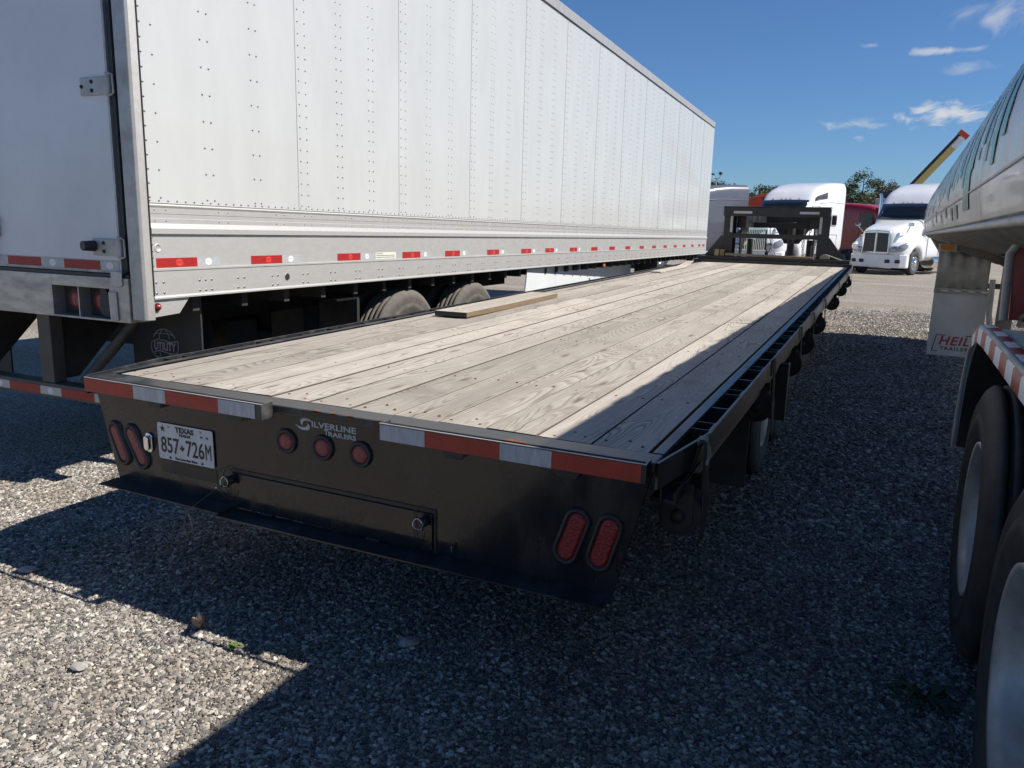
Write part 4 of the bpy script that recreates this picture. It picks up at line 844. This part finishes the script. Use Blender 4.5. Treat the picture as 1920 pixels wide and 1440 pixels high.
# ------------------------------------------------------------------ tank trailer on the right
def tanker():
    TH = R(-1.0)
    T = empty('tank_trailer', (3.30, 0, 0), (R(.25), 0, TH)); tag(T, 'bright silvery white tank trailer with green lettering, dual tyres and taped fender', 'trailer')
    a_, b_, xo, zc = 1.20, 1.035, -.055, 1.84; r = 1.0; y0, y1 = -2.2, 11.3
    def zmap(z): return z if z > 1.60 else 1.60 - (1.60 - z) * .26
    def circ(y, rr, n=72): return [(xo + a_ * rr * math.cos(2 * math.pi * k / n), y, zmap(zc + b_ * rr * math.sin(2 * math.pi * k / n))) for k in range(n)]
    g = MB(); g.loft([circ(y, rr) for y, rr in ((y0 - .45, .25), (y0 - .40, .6), (y0 - .25, .85), (y0 - .08, .97), (y0, 1))] + [circ(y0 + (y1 - y0) * i / 12, r) for i in range(1, 13)] + [circ(y1 + dy, rr) for dy, rr in ((.12, .97), (.35, .88), (.6, .7), (.78, .46), (.84, .2))])
    g.obj('tank_shell', M_tank, T)
    def patch(ya, yb, ta, tb, rr, n=14):
        g = MB(); ny = max(1, int((yb - ya) / .3))
        return g.sheet([[(xo - a_ * rr * math.cos(R(ta + (tb - ta) * i / n)), ya + (yb - ya) * j / ny, zmap(zc + b_ * rr * math.sin(R(ta + (tb - ta) * i / n)))) for i in range(n + 1)] for j in range(ny + 1)])
    for y in (-.6, 1.6, 3.4, 5.4, 7.4, 9.4, 10.6): patch(y, y + .012, -60, 120, r + .004, 30).obj('weld_seam', M_tankd, T)
    for t in (-4,): patch(y0, y1, t, t + .45, r + .005, 2).obj('long_seam', M_alu, T)
    patch(10.72, 11.28, -12, 100, r + .003, 24).obj('green_band', M_greend, T)
    # letters: uprights with feet and crossbars wrapped on the shell
    L_ = []; yy = .9; k = 0
    while yy < 10.3:
        L_.append((yy, .30, (1, 2, 5, 3, 4, 5, 2, 1, 3, 5)[k % 10])); yy += (.26, .34, .24, .44, .28)[k % 5]; k += 1
    for y, w_, kd in L_:
        g = patch(y, y + (.13 if kd != 5 else .07), (1, 3, -1, 6, 2)[kd % 5], 62, r + .004, 24)
        if kd in (2, 3) and y < 5: q = patch(y + .13, y + .22, 3, 6, r + .004, 5); g.add(q.v, q.f, True)
        g.obj('green_letter', M_green, T)
    for y, w_, ta, tb in ((2.25, .40, -8, 5), (3.15, .22, -9.5, -5), (3.66, .20, -9.5, -5), (4.4, .26, -8, -3), (5.2, .2, -9, -5), (6.3, .25, -8, -2), (7.3, .2, -9, -5)):
        patch(y, y + w_, ta, tb, r + .004, 5).obj('green_small_letter', M_green, T)
    # belly hoppers
    for yc, hl in ((8.6, 2.3), (4.6, 1.7), (.9, 1.7)):
        rings = []
        for f, z in ((1, 1.44), (.62, 1.32), (.36, 1.16), (.22, 1.0), (.14, .84), (.11, .66)):
            rings.append([(.86 * f * math.cos(t), yc + hl * f * math.sin(t), z) for t in [2 * math.pi * k / 32 for k in range(32)]])
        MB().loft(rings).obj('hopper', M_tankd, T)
    MB().tube([(-1.237, y, 1.605) for y in (y0 + .2, 4, y1 - .1)], .016, 8).obj('belly_bead', M_alu, T)
    patch(y0 + .1, y1 - .05, -90, -11.6, r + .003, 20).obj('belly_shade_skin', M_tankd, T)  # dark patch over the shell's underside, its shade painted in
    for y in (11.0, 9.6, 7.6): MB().prism([(-1.05, 1.45), (-.25, 1.20), (-.25, 1.30), (-1.05, 1.52)], y, y + .05).obj('hopper_rib', M_tankd, T)
    MB().prism([(-1.15, 1.56), (1.0, 1.56), (.8, 1.30), (-.98, 1.30)], 10.6, 11.2).obj('front_bulkhead', M_tankd, T)
    # front mudguard with flap
    yf = 7.60
    F = MB().box(-1.14, -.62, yf, yf + .012, .27, .965).obj('mud_flap', M_flapw, T, bevel=.01)
    text_mesh('HEIL', .135, 'flap_lettering', M_redp, F, (-.885, yf - .002, .435), FACE_BACK, bold=.0028, shear=.22, width=.30, spacing=1.12)
    text_mesh('TRAILER', .055, 'flap_lettering', M_ink, F, (-.875, yf - .002, .350), FACE_BACK, bold=.0008, width=.28, spacing=1.3)
    g = MB()
    for a, b in (((-1.06, .50), (-.97, .50)), ((-1.06, .50), (-1.09, .32)), ((-1.09, .32), (-1.03, .32)), ((-.78, .505), (-.66, .505)), ((-.66, .505), (-.70, .315)), ((-.70, .315), (-.76, .315))): g.tube([(a[0], yf - .001, a[1]), (b[0], yf - .001, b[1])], .004, 5)
    g.obj('flap_frame_print', M_ink, F)
    q = MB()
    for z in (1.015, .985): q.box(-1.145, -.615, yf - .02, yf + .02, z - .022, z + .004)
    q.obj('flap_clamp', M_offw, T, bevel=.003)
    g = MB(); prof = [(yf, .99), (yf, 1.25), (yf + .03, 1.34), (yf + .10, 1.39), (yf + .22, 1.41), (yf + .40, 1.41)]
    xs = []; x = -1.14; k = 0
    while x < -.62: xs.append((x, -.0)); x += .02
    rib = lambda x: -.014 if int((x + 1.14) / .065) % 2 else .0
    g.sheet([[(x, y + rib(x), z - rib(x) * .5) for y, z in prof] for x, _ in xs]); g.obj('mudguard', M_offw, T, solid=.008)
    A = MB().box(-1.155, -.98, yf - .05, yf - .02, 1.415, 1.495).obj('amber_light', M_offw, T, bevel=.006); q = MB(); q.prism(capsule(-1.07, 1.455, .13, .026, R(90)), -.012, 0); q.obj('lens', M_amber, A, loc=(0, yf - .05, 0))
    MB().box(-.99, -.62, yf + .05, yf + .15, 1.42, 1.47).obj('mudguard_arm', M_tankd, T)
    MB().tube([(-.62, yf + .2, 1.05), (-.30, yf + .2, 1.05)], .03, 8).obj('mudguard_arm', M_tankd, T)
    MB().tube([(-.62, yf - .2, 1.14), (-.61, yf - .2, .78), (-.59, yf - .2, .66), (-.53, yf - .2, .62)], .028, 10).obj('drain_pipe', M_offw, T)
    MB().box(-.52, -.38, yf - .1, yf + .06, .10, 1.40).obj('landing_leg', M_tankd, T, bevel=.01); MB().box(-.60, -.30, yf - .17, yf + .13, .0, .03).obj('landing_foot', M_tankd, T)
    MB().tube([(-.35, yf - .4, .68), (-.30, yf - .4, .9), (-.16, yf - .4, 1.25), (-.12, yf - .4, 1.38)], .03, 10).obj('air_pipe', M_tankd, T)
    MB().box(-.28, -.14, yf + .2, yf + .34, .62, 1.15).obj('landing_leg', M_tankd, T)
    # tandem with fender
    for y in (1.12, -.12):
        for s, x in ((-1, -1.185), (1, 1.185)): wheel(T, x, y, .515, .515, .27, s, M_rubber, M_rim, 'dish', .292, dual=True, seg=72)
        MB().tube([(-1.0, y, .515), (1.0, y, .515)], .07, 12).obj('axle', M_dark, T)
    def fend(xa, xb, off):
        prof = [(1.84, .62), (1.83, .80), (1.78, .95), (1.68, 1.08), (1.52, 1.17), (1.32, 1.215), (1.0, 1.225), (.5, 1.225), (.0, 1.225), (-.5, 1.22), (-.9, 1.10), (-1.0, .9)]
        return [[(x, y, z) for y, z in prof] for x in (xa, (xa + xb) / 2, xb)]
    MB().sheet(fend(-1.20, -.52, 0)).obj('fender', M_offw, T, solid=.008)
    MB().sheet([[(x, y - (.014 if y > 1.4 else 0), z - (.014 if z > 1.0 else 0)) for y, z in [(a_[1], a_[2]) for a_ in fend(0, 0, 0)[0]]] for x in (-1.19, -.53)]).obj('fender_liner', M_dark, T)
    lip = [(1.845, .61), (1.835, .80), (1.785, .955), (1.685, 1.085), (1.525, 1.175), (1.325, 1.22), (1.0, 1.23), (.5, 1.23), (.0, 1.23), (-.5, 1.225)]
    MB().tube([(-1.20, y, z) for y, z in lip], .012, 8).obj('fender_bead', M_offw, T)
    c = 0; i = 0; seq = []
    path = [(1.50, 1.180), (1.40, 1.203), (1.30, 1.2255), (1.15, 1.230), (1.0, 1.233)] + [(1.0 - .15 * k, 1.233) for k in range(1, 9)]
    for k in range(len(path) - 1):
        (ya, za), (yb, zb) = path[k], path[k + 1]
        g = MB(); g.sheet([[(-1.215, ya - .001, za - .060), (-1.215, yb + .001, zb - .060)], [(-1.2145, ya - .001, za - .010), (-1.2145, yb + .001, zb - .010)], [(-1.200, ya - .001, za + .008), (-1.200, yb + .001, zb + .008)], [(-1.165, ya - .001, za + .010), (-1.165, yb + .001, zb + .010)]]); g.obj('reflective_tape', M_redtape if k % 2 else M_logow, T)
    # red lamp panel over the fender
    Pn = MB().prism([(-1.10, 1.24), (-1.115, 1.50), (-1.02, 1.62), (-.98, 1.80), (-.45, 1.80), (-.45, 1.24)], 1.50, 1.53).obj('lamp_panel', M_redp, T, bevel=.004, label='faded red upright lamp panel on the fender')
    for z in (1.56, 1.43):
        l = MB(); l.prism(rrect(-1.035, -.84, z - .055, z + .055, .03), 1.470, 1.499); lo = l.obj('panel_lamp', M_chrome, Pn, bevel=.006); MB().prism(rrect(-1.015, -.86, z - .035, z + .035, .02), 1.462, 1.469).obj('lens', M_glass, lo)
    MB().tube([(-1.12, 1.48, 1.24), (-1.13, 1.48, 1.50), (-1.05, 1.48, 1.64), (-.99, 1.46, 1.84)], .016, 8).obj('panel_edge_tube', M_offw, T)
    MB().tube([(-1.06, 1.40, 1.25), (-.98, 1.36, 1.36), (-.90, 1.30, 1.44)], .022, 8).obj('hose', M_rubm, T)
    MB().prism([(1.53, 1.24), (1.53, 1.40), (.6, 1.40), (.6, 1.24)], -.98, -.50, 'x').obj('fender_box', M_offw, T, bevel=.01)
    MB().box(-.55, .55, -2.0, 3.0, 1.0, 1.12).obj('rear_subframe', M_dark, T)
tanker()

# ------------------------------------------------------------------ yard behind: trucks, machines, trees
CAM = Vector((1.74987, -2.10958, 1.5457))
def at(u, v, Y):
    """point seen at photo pixel (u, v) that stands at depth Y"""
    d = Vector(CR[0]) * ((u - 960) / 1437.3) - Vector(CR[1]) * ((v - 720) / 1437.3) + Vector(CR[2])
    return CAM + d * ((Y - CAM.y) / d.y)
GZ = .12
def truck(label, paint, loc, rz, roof=4.0, sleeper=5.9, grille='mesh', stack=False, back_fairing=False, hoodz=0.0, dark_visor=False):
    T = empty('semi_truck', (loc[0], loc[1], GZ), (0, 0, rz)); tag(T, label, 'truck', 'semi trucks parked in the far row')
    hz = hoodz + .35
    MB().loft([sring(.10, .58, .85, 1.45 + hz, 5), sring(.16, .66, .80, 1.54 + hz, 5), sring(.55, .80, .80, 1.66 + hz, 5), sring(1.2, .92, .85, 1.80 + hz, 5), sring(1.8, 1.02, .9, 1.93 + hz, 5), sring(2.12, 1.07, .9, 2.0 + hz, 6)]).obj('hood', paint, T)
    for s in (1, -1):
        MB().loft([sring(y, w, z0, z1, 3.2, 20, s * xc) for y, xc, w, z0, z1 in ((.14, .74, .20, .80, 1.22), (.30, .84, .26, .74, 1.36), (.62, .93, .28, .70, 1.48), (.76, .96, .27, .84, 1.54), (.95, .98, .26, 1.04, 1.60), (1.25, .99, .25, 1.12, 1.65), (1.55, 1.0, .24, 1.06, 1.68), (1.78, 1.02, .22, .86, 1.68), (1.92, 1.03, .20, .60, 1.66), (2.12, 1.04, .18, .58, 1.62))]).obj('fender', paint, T)
        h = MB().loft([sring(y, w, z0, z1, 2.6, 14, s * xc) for y, xc, w, z0, z1 in ((.085, .70, .13, .94, 1.10), (.16, .80, .22, .94, 1.22), (.30, .96, .19, 1.0, 1.32), (.46, 1.07, .11, 1.10, 1.36))]).obj('headlight', M_headl, T)
        MB().lathe([(-.01, .07), (-.03, .04), (-.032, .001)], 'y', (s * .90, .215, 1.12), seg=14).obj('bulb_ring', M_chrome, h)
        wheel(T, s * 1.20, 1.25, .50, .50, .28, s, M_rubber, M_chrome, 'front', .29, seg=32, grooves=3)
        for y in (sleeper + .55, sleeper + 1.85): wheel(T, s * 1.22, y, .50, .50, .27, s, M_rubber, M_alud, 'dish', .29, dual=True, seg=24, grooves=3)
        MB().tube([(s * .98, 3.0, .58), (s * .98, 4.5, .58)], .30, 20).obj('fuel_tank', M_chrome, T)
        # hood mirror and cab mirror
        mi = MB().tube([(s * .92, .75, 1.42 + hz), (s * 1.06, .62, 1.62 + hz), (s * 1.10, .60, 1.70 + hz)], .018, 6).obj('hood_mirror', M_chrome if s < 0 else M_rubm, T)
        MB().loft([sring(.55, .10, 1.68 + hz, 1.82 + hz, 4, 14, s * 1.13), sring(.64, .11, 1.67 + hz, 1.83 + hz, 4, 14, s * 1.13), sring(.68, .07, 1.70 + hz, 1.80 + hz, 4, 14, s * 1.13)]).obj('mirror_head', M_chrome, mi)
        mi = MB().tube([(s * 1.12, 2.45, 1.85), (s * 1.38, 2.30, 1.9), (s * 1.38, 2.30, 2.3)], .022, 6).obj('cab_mirror', M_rubm, T)
        MB().box(s * 1.38 - .10, s * 1.38 + .10, 2.25, 2.33, 1.75, 2.35).obj('mirror_head', M_rubm, mi, bevel=.03)
        # side glass, door line, sleeper window
        def sp(y): return s * (1.13 + .10 * min(1, max(0, (y - 2.35) / .9)) + .024)
        wv = [(2.50, 2.10), (3.32, 2.06), (3.32, 2.72), (2.82, 2.74)]
        MB().add([(sp(y), y, z) for y, z in wv] + [(sp(y) - s * .03, y, z) for y, z in wv], [(0, 1, 2, 3), (4, 7, 6, 5), (0, 4, 5, 1), (1, 5, 6, 2), (2, 6, 7, 3), (3, 7, 4, 0)]).obj('side_window', M_glass, T)
        q = MB(); dl = [(2.42, .75), (2.42, 2.06), (2.80, 2.80), (3.40, 2.80), (3.42, .75), (2.42, .75)]
        q.tube([(sp(y) - s * .012, y, z) for y, z in dl], .010, 4); q.obj('door_seam', M_rubm, T)
        if sleeper > 5:
            f = MB(); f.prism([(y, z) for y, z in rrect(4.62, 5.20, 2.0, 2.50, .10)], s * 1.255, s * 1.268, 'x'); f = f.obj('sleeper_window', M_alud if paint is not M_tgrey else paint, T); MB().prism(rrect(4.67, 5.15, 2.05, 2.45, .08), s * 1.2685, s * 1.274, 'x').obj('pane', M_glass, f)
            q = MB(); q.tube([(s * 1.256, y, z) for y, z in ((4.52, .82), (4.52, 1.62), (5.35, 1.62), (5.35, .82), (4.52, .82))], .008, 4); q.obj('locker_seam', M_rubm, T)
            q = MB(); q.tube([(s * 1.254, y, z) for y, z in ((3.4, 2.95), (4.4, 3.02), (sleeper - .05, 3.02))], .012, 5); q.obj('roof_seam', paint, T)
    R0 = roof
    body = [(2.02, 1.05, .70, 2.33), (2.36, 1.12, .60, 2.72), (2.70, 1.18, .58, 3.08)]
    if sleeper > 5: body += [(2.95, 1.21, .58, 3.08 + (R0 - 3.08) * .30), (3.4, 1.235, .58, 3.08 + (R0 - 3.08) * .58), (4.1, 1.25, .58, 3.08 + (R0 - 3.08) * .82), (4.9, 1.25, .60, 3.08 + (R0 - 3.08) * .95), (sleeper, 1.25, .70, R0)]
    else: body += [(3.1, 1.22, .58, 3.16), (sleeper - .1, 1.24, .60, 3.20), (sleeper, 1.24, .62, 3.18)]
    MB().loft([sring(y, w, z0, z1, 9, 36) for y, w, z0, z1 in body]).obj('cab_body', paint, T)
    g = MB(); n = 8
    g.sheet([[(x * 1.02 * (1 + .05 * t), 1.985 + .635 * t + .10 * x * x * (1 - .3 * t), 2.37 + .69 * t - .02 * x * x) for x in [-1 + 2 * i / n for i in range(n + 1)]] for t in [j / 4 for j in range(5)]]); g.obj('windshield', M_glass, T, solid=.012)
    MB().box(-.015, .015, 1.96, 1.99, 2.34, 2.38).obj('wiper_mount', M_rubm, T)
    if sleeper > 5:
        for x in (-.6, -.2, .0, .2, .6): MB().lathe([(.0, .035), (.025, .02), (.03, .001)], 'z', (x, 2.72, 3.11), seg=10).obj('roof_marker', M_amber, T)
    if dark_visor:
        for s in (1, -1): MB().prism([(2.95, 3.06), (3.02, 3.22), (4.0, 3.42), (4.02, 3.16)], s * 1.24, s * 1.262, 'x').obj('roof_window', M_glass, T)
    pl = [(-1.22, .62), (-1.20, .40), (-1.0, .20), (-.6, .06), (0, .02), (.6, .06), (1.0, .20), (1.20, .40), (1.22, .62), (.9, .62), (-.9, .62)]
    B = MB().prism(pl, .30, .86, 'z').obj('bumper', paint if paint is not M_tred else M_chrome, T, bevel=.04)
    for x, y in ((-.92, .165), (-.55, .055), (.55, .055), (.92, .165)): MB().box(x - .10, x + .10, y - .03, y + .06, .50, .64).obj('bumper_slot', M_rubm, B, bevel=.015)
    if grille == 'mesh':
        G = MB().prism([(-.58, .90), (-.55, 1.80), (0, 1.86), (.55, 1.80), (.58, .90)], .035, .16).obj('grille_frame', M_chrome, T, bevel=.02)
        for s in (1, -1): MB().prism([(s * .045, .95), (s * .045, 1.75), (s * .50, 1.73), (s * .52, .95)], .024, .034).obj('grille_mesh', M_mesh, G)
        MB().box(-.03, .03, .012, .033, .95, 1.78).obj('grille_bar', M_chrome, G, bevel=.006); MB().lathe([(-.005, .045), (.0, .05), (.01, .05)], 'y', (0, .012, 1.76), seg=16).obj('grille_badge', M_chrome, G)
    else:
        G = MB().prism([(-.62, .88), (-.60, 1.76), (.60, 1.76), (.62, .88)], .05, .16).obj('grille_back', M_rubm, T)
        for k in range(15):
            x = -.56 + k * 1.12 / 14; MB().box(x - .018, x + .018, .018, .049, .92, 1.72).obj('grille_slat', M_chrome, G)
        MB().box(-.64, .64, .02, .06, 1.725, 1.79).obj('grille_frame', M_chrome, G); MB().box(-.64, .64, .02, .06, .86, .915).obj('grille_frame', M_chrome, G)
        MB().prism([(-.60, 1.05), (-.54, .95), (.60, 1.60), (.54, 1.70)], .006, .017).obj('grille_sash', M_chrome, G)
    if stack: 
        for s in (-1, 1): MB().tube([(s * 1.26, 2.36, .9), (s * 1.26, 2.36, 3.55), (s * 1.26, 2.42, 3.72)], .075, 14).obj('exhaust_stack', M_chrome, T)
    g = MB()
    for s in (1, -1): g.box(s * .42 - .05, s * .42 + .05, .4, sleeper + 2.5, .72, .98)
    g.obj('chassis_rails', M_dark, T)
    MB().lathe([(.98, .48), (1.12, .46), (1.13, .001)], 'z', (0, sleeper + 1.2, 0), seg=20).obj('fifth_wheel', M_dark, T)
    for s in (1, -1): MB().prism([(sleeper + 2.42, .30), (sleeper + 2.42, .95), (sleeper + 2.44, .95), (sleeper + 2.44, .30)], s * .62, s * 1.2, 'x').obj('mud_flap', M_flap, T)
    return T
truck('white conventional sleeper truck with black mesh grille and chrome wheel', M_twhite, (1.36, 34.4), R(-24), 4.1, 5.9, 'mesh')
truck('white high roof sleeper truck with slatted chrome grille seen through the gooseneck', M_twhite, (-3.30, 31.6), R(-20), 3.95, 5.9, 'slat', dark_visor=True)
truck('grey sleeper truck with a small side window behind the box trailer', M_tgrey, (-8.6, 30.4), R(-38), 3.72, 5.9, 'slat')
truck('red flat top truck with an upright exhaust stack behind the white trucks', M_tred, (4.0, 41.3), R(60), 3.35, 5.3, 'mesh', stack=True, hoodz=.1)
def machines():
    # excavator: boom over the trucks
    Y = 44.0; p = lambda u, v: at(u - 10, v - 3, Y)
    b0 = p(1418, 450); E_ = empty('excavator', (b0.x, Y, GZ)); tag(E_, 'orange excavator with its boom raised behind the white high roof truck', 'excavator')
    def pr(name, pix, th, mt, dy=0):
        pts = [p(u, v) - Vector((b0.x, Y, GZ)) for u, v in pix]; return MB().prism([(q.x, q.z) for q in pts], dy - th / 2, dy + th / 2).obj(name, mt, E_, bevel=.03)
    pr('boom', [(1411, 390), (1415, 378), (1428, 372), (1450, 369), (1475, 372), (1500, 392), (1470, 392)], .55, M_orange)
    pr('boom_cylinder', [(1428, 371), (1432, 369), (1466, 365), (1467, 368)], .18, M_orange, -.4)
    pr('cylinder_rod', [(1452, 368), (1452, 366), (1466, 364.5), (1466, 366.5)], .10, M_chrome, -.42)
    pr('stick_rod', [(1383, 379.5), (1383, 377.8), (1416, 376.6), (1416, 378.6)], .10, M_chrome)
    pr('stick', [(1378, 383), (1384, 380), (1402, 386), (1402, 391), (1384, 388)], .3, M_yellow)
    pr('red_link_plate', [(1377.5, 378), (1377.5, 364), (1380, 362.5), (1383, 366), (1382.5, 378)], .3, M_tred)
    MB().box(.6, 3.4, -1.4, 1.4, 1.0, 2.2).obj('engine_house', M_orange, E_, bevel=.08)
    for s in (-1, 1): MB().prism(capsule(2.0, .48, .95, .47, 0) if False else [(0.1, .1), (0, .5), (.2, .95), (3.8, .95), (4.0, .5), (3.9, .1)], s * 1.2 - .3, s * 1.2 + .3).obj('track', M_rubber, E_, bevel=.05)
    # boom lift
    Y2 = 42.0; q0 = at(1722, 343, Y2); q1 = at(1812, 250, Y2)
    Bm = empty('boom_lift', (q0.x - 1.2, Y2, GZ)); tag(Bm, 'yellow boom lift with a long raised arm and orange tip beyond the white truck', 'boom lift')
    o = Vector((q0.x - 1.2, Y2, GZ)); a = q0 - o; b = q1 - o; d = (b - a).normalized(); nrm = Vector((-d.z, 0, d.x))
    a = a - d * 1.6
    def bar(name, t0, t1, h0, h1, th, mt): 
        L0 = (b - a).length; A = a + d * L0 * t0; C = a + d * L0 * t1; pts = [A + nrm * h0, C + nrm * h0, C + nrm * h1, A + nrm * h1]; MB().prism([(v.x, v.z) for v in pts], -th / 2, th / 2).obj(name, mt, Bm, bevel=.02)
    bar('arm_section', 0, .92, -.17, .14, .36, M_yellow); bar('arm_rail', 0, .97, .145, .27, .30, M_dark); bar('white_sleeve', .82, .95, -.155, .10, .40, M_twhite); bar('arm_tip', .945, 1.0, -.2, .30, .46, M_orange)
    MB().box(a.x - 1.4, a.x + .6, -1.0, 1.0, .8, 1.7).obj('turntable', M_yellow, Bm, bevel=.06); MB().prism([(a.x - .5, 1.7), (a.x + .2, 1.7), (a.x + .25, a.z + .2), (a.x - .15, a.z + .2)], -.3, .3).obj('mast', M_yellow, Bm)
    MB().box(a.x - 2.0, a.x + 1.4, -1.1, 1.1, .4, .78).obj('chassis', M_dark, Bm, bevel=.05)
    for x in (-1.4, .9):
        for s in (-1, 1): MB().lathe([(0, .2), (.02, .42), (.06, .48), (.30, .48), (.34, .42), (.36, .2), (.30, .001)], 'y', (a.x + x, s * 1.12 - .18, .48), seg=24).obj('wheel', M_rubber, Bm)
    # pale trailer behind the red truck
    c0 = at(1642, 372, 52); c1 = at(1720, 372, 52)
    B2 = empty('white_trailer', ((c0.x + c1.x) / 2, 54, GZ)); tag(B2, 'pale trailer with a dark tarped roof behind the red truck', 'trailer')
    w = (c1.x - c0.x) / 2
    MB().box(-w, w, -2, 2, 1.1, c0.z - GZ).obj('body', M_offw, B2, bevel=.03); MB().loft([sring(-1.9, w * .98, c0.z - GZ - .2, c0.z - GZ + .45, 3), sring(1.9, w * .98, c0.z - GZ - .2, c0.z - GZ + .45, 3)]).obj('tarp', M_flap, B2)
    for x in (-.7, .7): MB().lathe([(-.14, .001), (-.14, .3), (-.12, .48), (.12, .48), (.14, .3), (.14, .001)], 'x', (x, -1.3, .48), seg=24).obj('wheel', M_rubber, B2)
    MB().tube([(0, 0, 0), (0, 0, 1.2)], .1, 8).obj('leg', M_dark, B2)
    # floodlight pole
    Y3 = 95.0; t = at(1343.5, 335, Y3)
    P_ = empty('light_pole', (t.x, Y3, GZ)); tag(P_, 'thin twin armed floodlight pole among the distant trees', 'light pole')
    z = t.z - GZ; MB().tube([(0, 0, 0), (0, 0, z)], [.12, .07], 10).obj('pole', M_alud, P_)
    for s, k in ((-1, 0), (1, 1)):
        MB().tube([(0, 0, z), (s * .25, 0, z + .02), (s * .42, 0, z + .18), (s * .45, 0, z + .5)], .05, 6).obj('arm', M_alud, P_); MB().box(s * .45 - .16, s * .45 + .16, -.3, .3, z + .45, z + .62 + .15 * k).obj('floodlight', M_dark, P_, bevel=.04, rot=(R(20), 0, 0) if False else None)
machines()
def tree(label, u, v, Y, kind, spread, seed, cnt=3000):
    r_ = random.Random(seed); t = at(u, v, Y); H = t.z - GZ
    T = empty('pine_tree' if kind == 0 else 'broadleaf_tree', (t.x, Y, GZ)); tag(T, label, 'tree', 'trees beyond the yard')
    lean = r_.uniform(-.03, .03)
    g = MB(); axis = [Vector((lean * H * f * f, 0, H * f * .97)) for f in (0, .25, .5, .75, 1.0)]
    g.tube(axis, [H * .020, H * .017, H * .013, H * .008, H * .003], 8)
    clumps = []; lo = .42 if kind == 0 else .22
    nb = 13 if kind == 0 else 17
    for k in range(nb):
        f = lo + (1 - lo) * (k + .5) / nb; a = r_.uniform(0, 6.28); sh = (1.0 - .75 * ((f - lo) / (1 - lo)) ** 1.6) if kind == 0 else math.sin(math.pi * (.15 + .8 * (f - lo) / (1 - lo)))
        l = spread * sh * r_.uniform(.55, 1.1); base = Vector((lean * H * f * f, 0, H * f * .95)); tip = base + Vector((math.cos(a) * l, math.sin(a) * l, l * r_.uniform(.05, .35)))
        g.tube([base, base.lerp(tip, .5) + Vector((0, 0, .04 * l)), tip], [H * .006, H * .004, H * .002], 5, cap=False)
        clumps.append((tip, spread * r_.uniform(.18, .32))); clumps.append((base.lerp(tip, .6), spread * r_.uniform(.10, .20)))
    clumps.append((axis[-1], spread * .28))
    g.obj('trunk', M_bark, T)
    q = MB(); vs = []; fs = []
    tot = sum(c[1] ** 2 for c in clumps); lf = .17 if kind == 0 else .18
    for c, rad in clumps:
        for _ in range(int(cnt * rad * rad / tot) + 4):
            d = Vector((r_.gauss(0, 1), r_.gauss(0, 1), r_.gauss(0, .62))); d = d.normalized() * (r_.random() ** .45) * rad; pz = c + d; s_ = lf * r_.uniform(.5, 1.25)
            u_ = Vector((r_.gauss(0, 1), r_.gauss(0, 1), r_.gauss(0, .7))).normalized(); w_ = u_.cross(Vector((r_.gauss(0, 1), r_.gauss(0, 1), r_.gauss(0, 1)))).normalized()
            b = len(vs); vs += [pz - u_ * s_, pz + w_ * s_ * .45, pz + u_ * s_, pz - w_ * s_ * .45]; fs.append((b, b + 1, b + 2, b + 3))
    q.add(vs, fs); q.obj('crown', (M_leaf1, M_leaf2, M_leaf3)[kind], T)
TR = [(1622, 324, 128, 0, 4.4, 'tallest dark pine with layered crown beyond the red truck'), (1597, 344, 124, 0, 3.2, 'slim dark pine just left of the tallest pine'), (1648, 339, 132, 0, 2.9, 'dark pine with a bent top just right of the tallest pine'), (1606, 362, 118, 0, 3.6, 'short dense pine in front of the tallest pine'), (1634, 366, 116, 1, 3.6, 'low bushy tree at the foot of the tallest pine'), (1674, 346, 126, 2, 3.6, 'rounded olive tree right of the pines'), (1581, 374, 120, 1, 3.0, 'low green tree next to the white high roof truck'),
      (1336, 342, 120, 0, 2.6, 'pine half hidden by the box trailer beside the floodlight pole'), (1350, 343, 125, 1, 3.4, 'green tree right of the floodlight pole'), (1362, 347, 122, 1, 3.2, 'green tree behind the grey truck roof'), (1376, 350, 126, 1, 3.0, 'light green tree above the grey truck fairing'), (1394, 360, 130, 2, 3.4, 'bare twiggy tree between two green clumps'), (1421, 351, 124, 0, 3.4, 'dark pine above the orange boom'), (1450, 352, 122, 0, 3.0, 'dark pine left of the white high roof fairing'), (1436, 362, 118, 1, 3.2, 'green tree low behind the orange boom'), (1408, 368, 116, 2, 3.0, 'olive shrubby tree left of the orange boom'), (1463, 360, 128, 2, 2.6, 'thin grey tree touching the white roof fairing'), (1690, 358, 128, 2, 2.6, 'thin olive tree beside the white truck roof')]
for i, (u, v, Y, k, sp, lab) in enumerate(TR): tree(lab, u, v, Y, k, sp, 40 + i)
def woods():
    r_ = random.Random(3); vs = []; fs = []
    for _ in range(26000):
        x = r_.uniform(-75, 75); y = r_.uniform(138, 150); h = 4.2 + 2.2 * math.sin(x * .35) + 1.4 * math.sin(x * .9 + 1); z = GZ + h * r_.random() ** .8 + r_.uniform(-.2, .4); s_ = r_.uniform(.2, .5)
        c = Vector((x, y, max(z, .3))); u_ = Vector((r_.gauss(0, 1), r_.gauss(0, 1), r_.gauss(0, .7))).normalized(); w_ = u_.cross(Vector((r_.gauss(0, 1), r_.gauss(0, 1), r_.gauss(0, 1)))).normalized()
        b = len(vs); vs += [c - u_ * s_, c + w_ * s_ * .6, c + u_ * s_, c - w_ * s_ * .6]; fs.append((b, b + 1, b + 2, b + 3))
    tag(MB().add(vs, fs).obj('far_woods', M_leaf1), 'low dark line of distant woods beyond the yard', 'woods', kind='stuff')
woods()
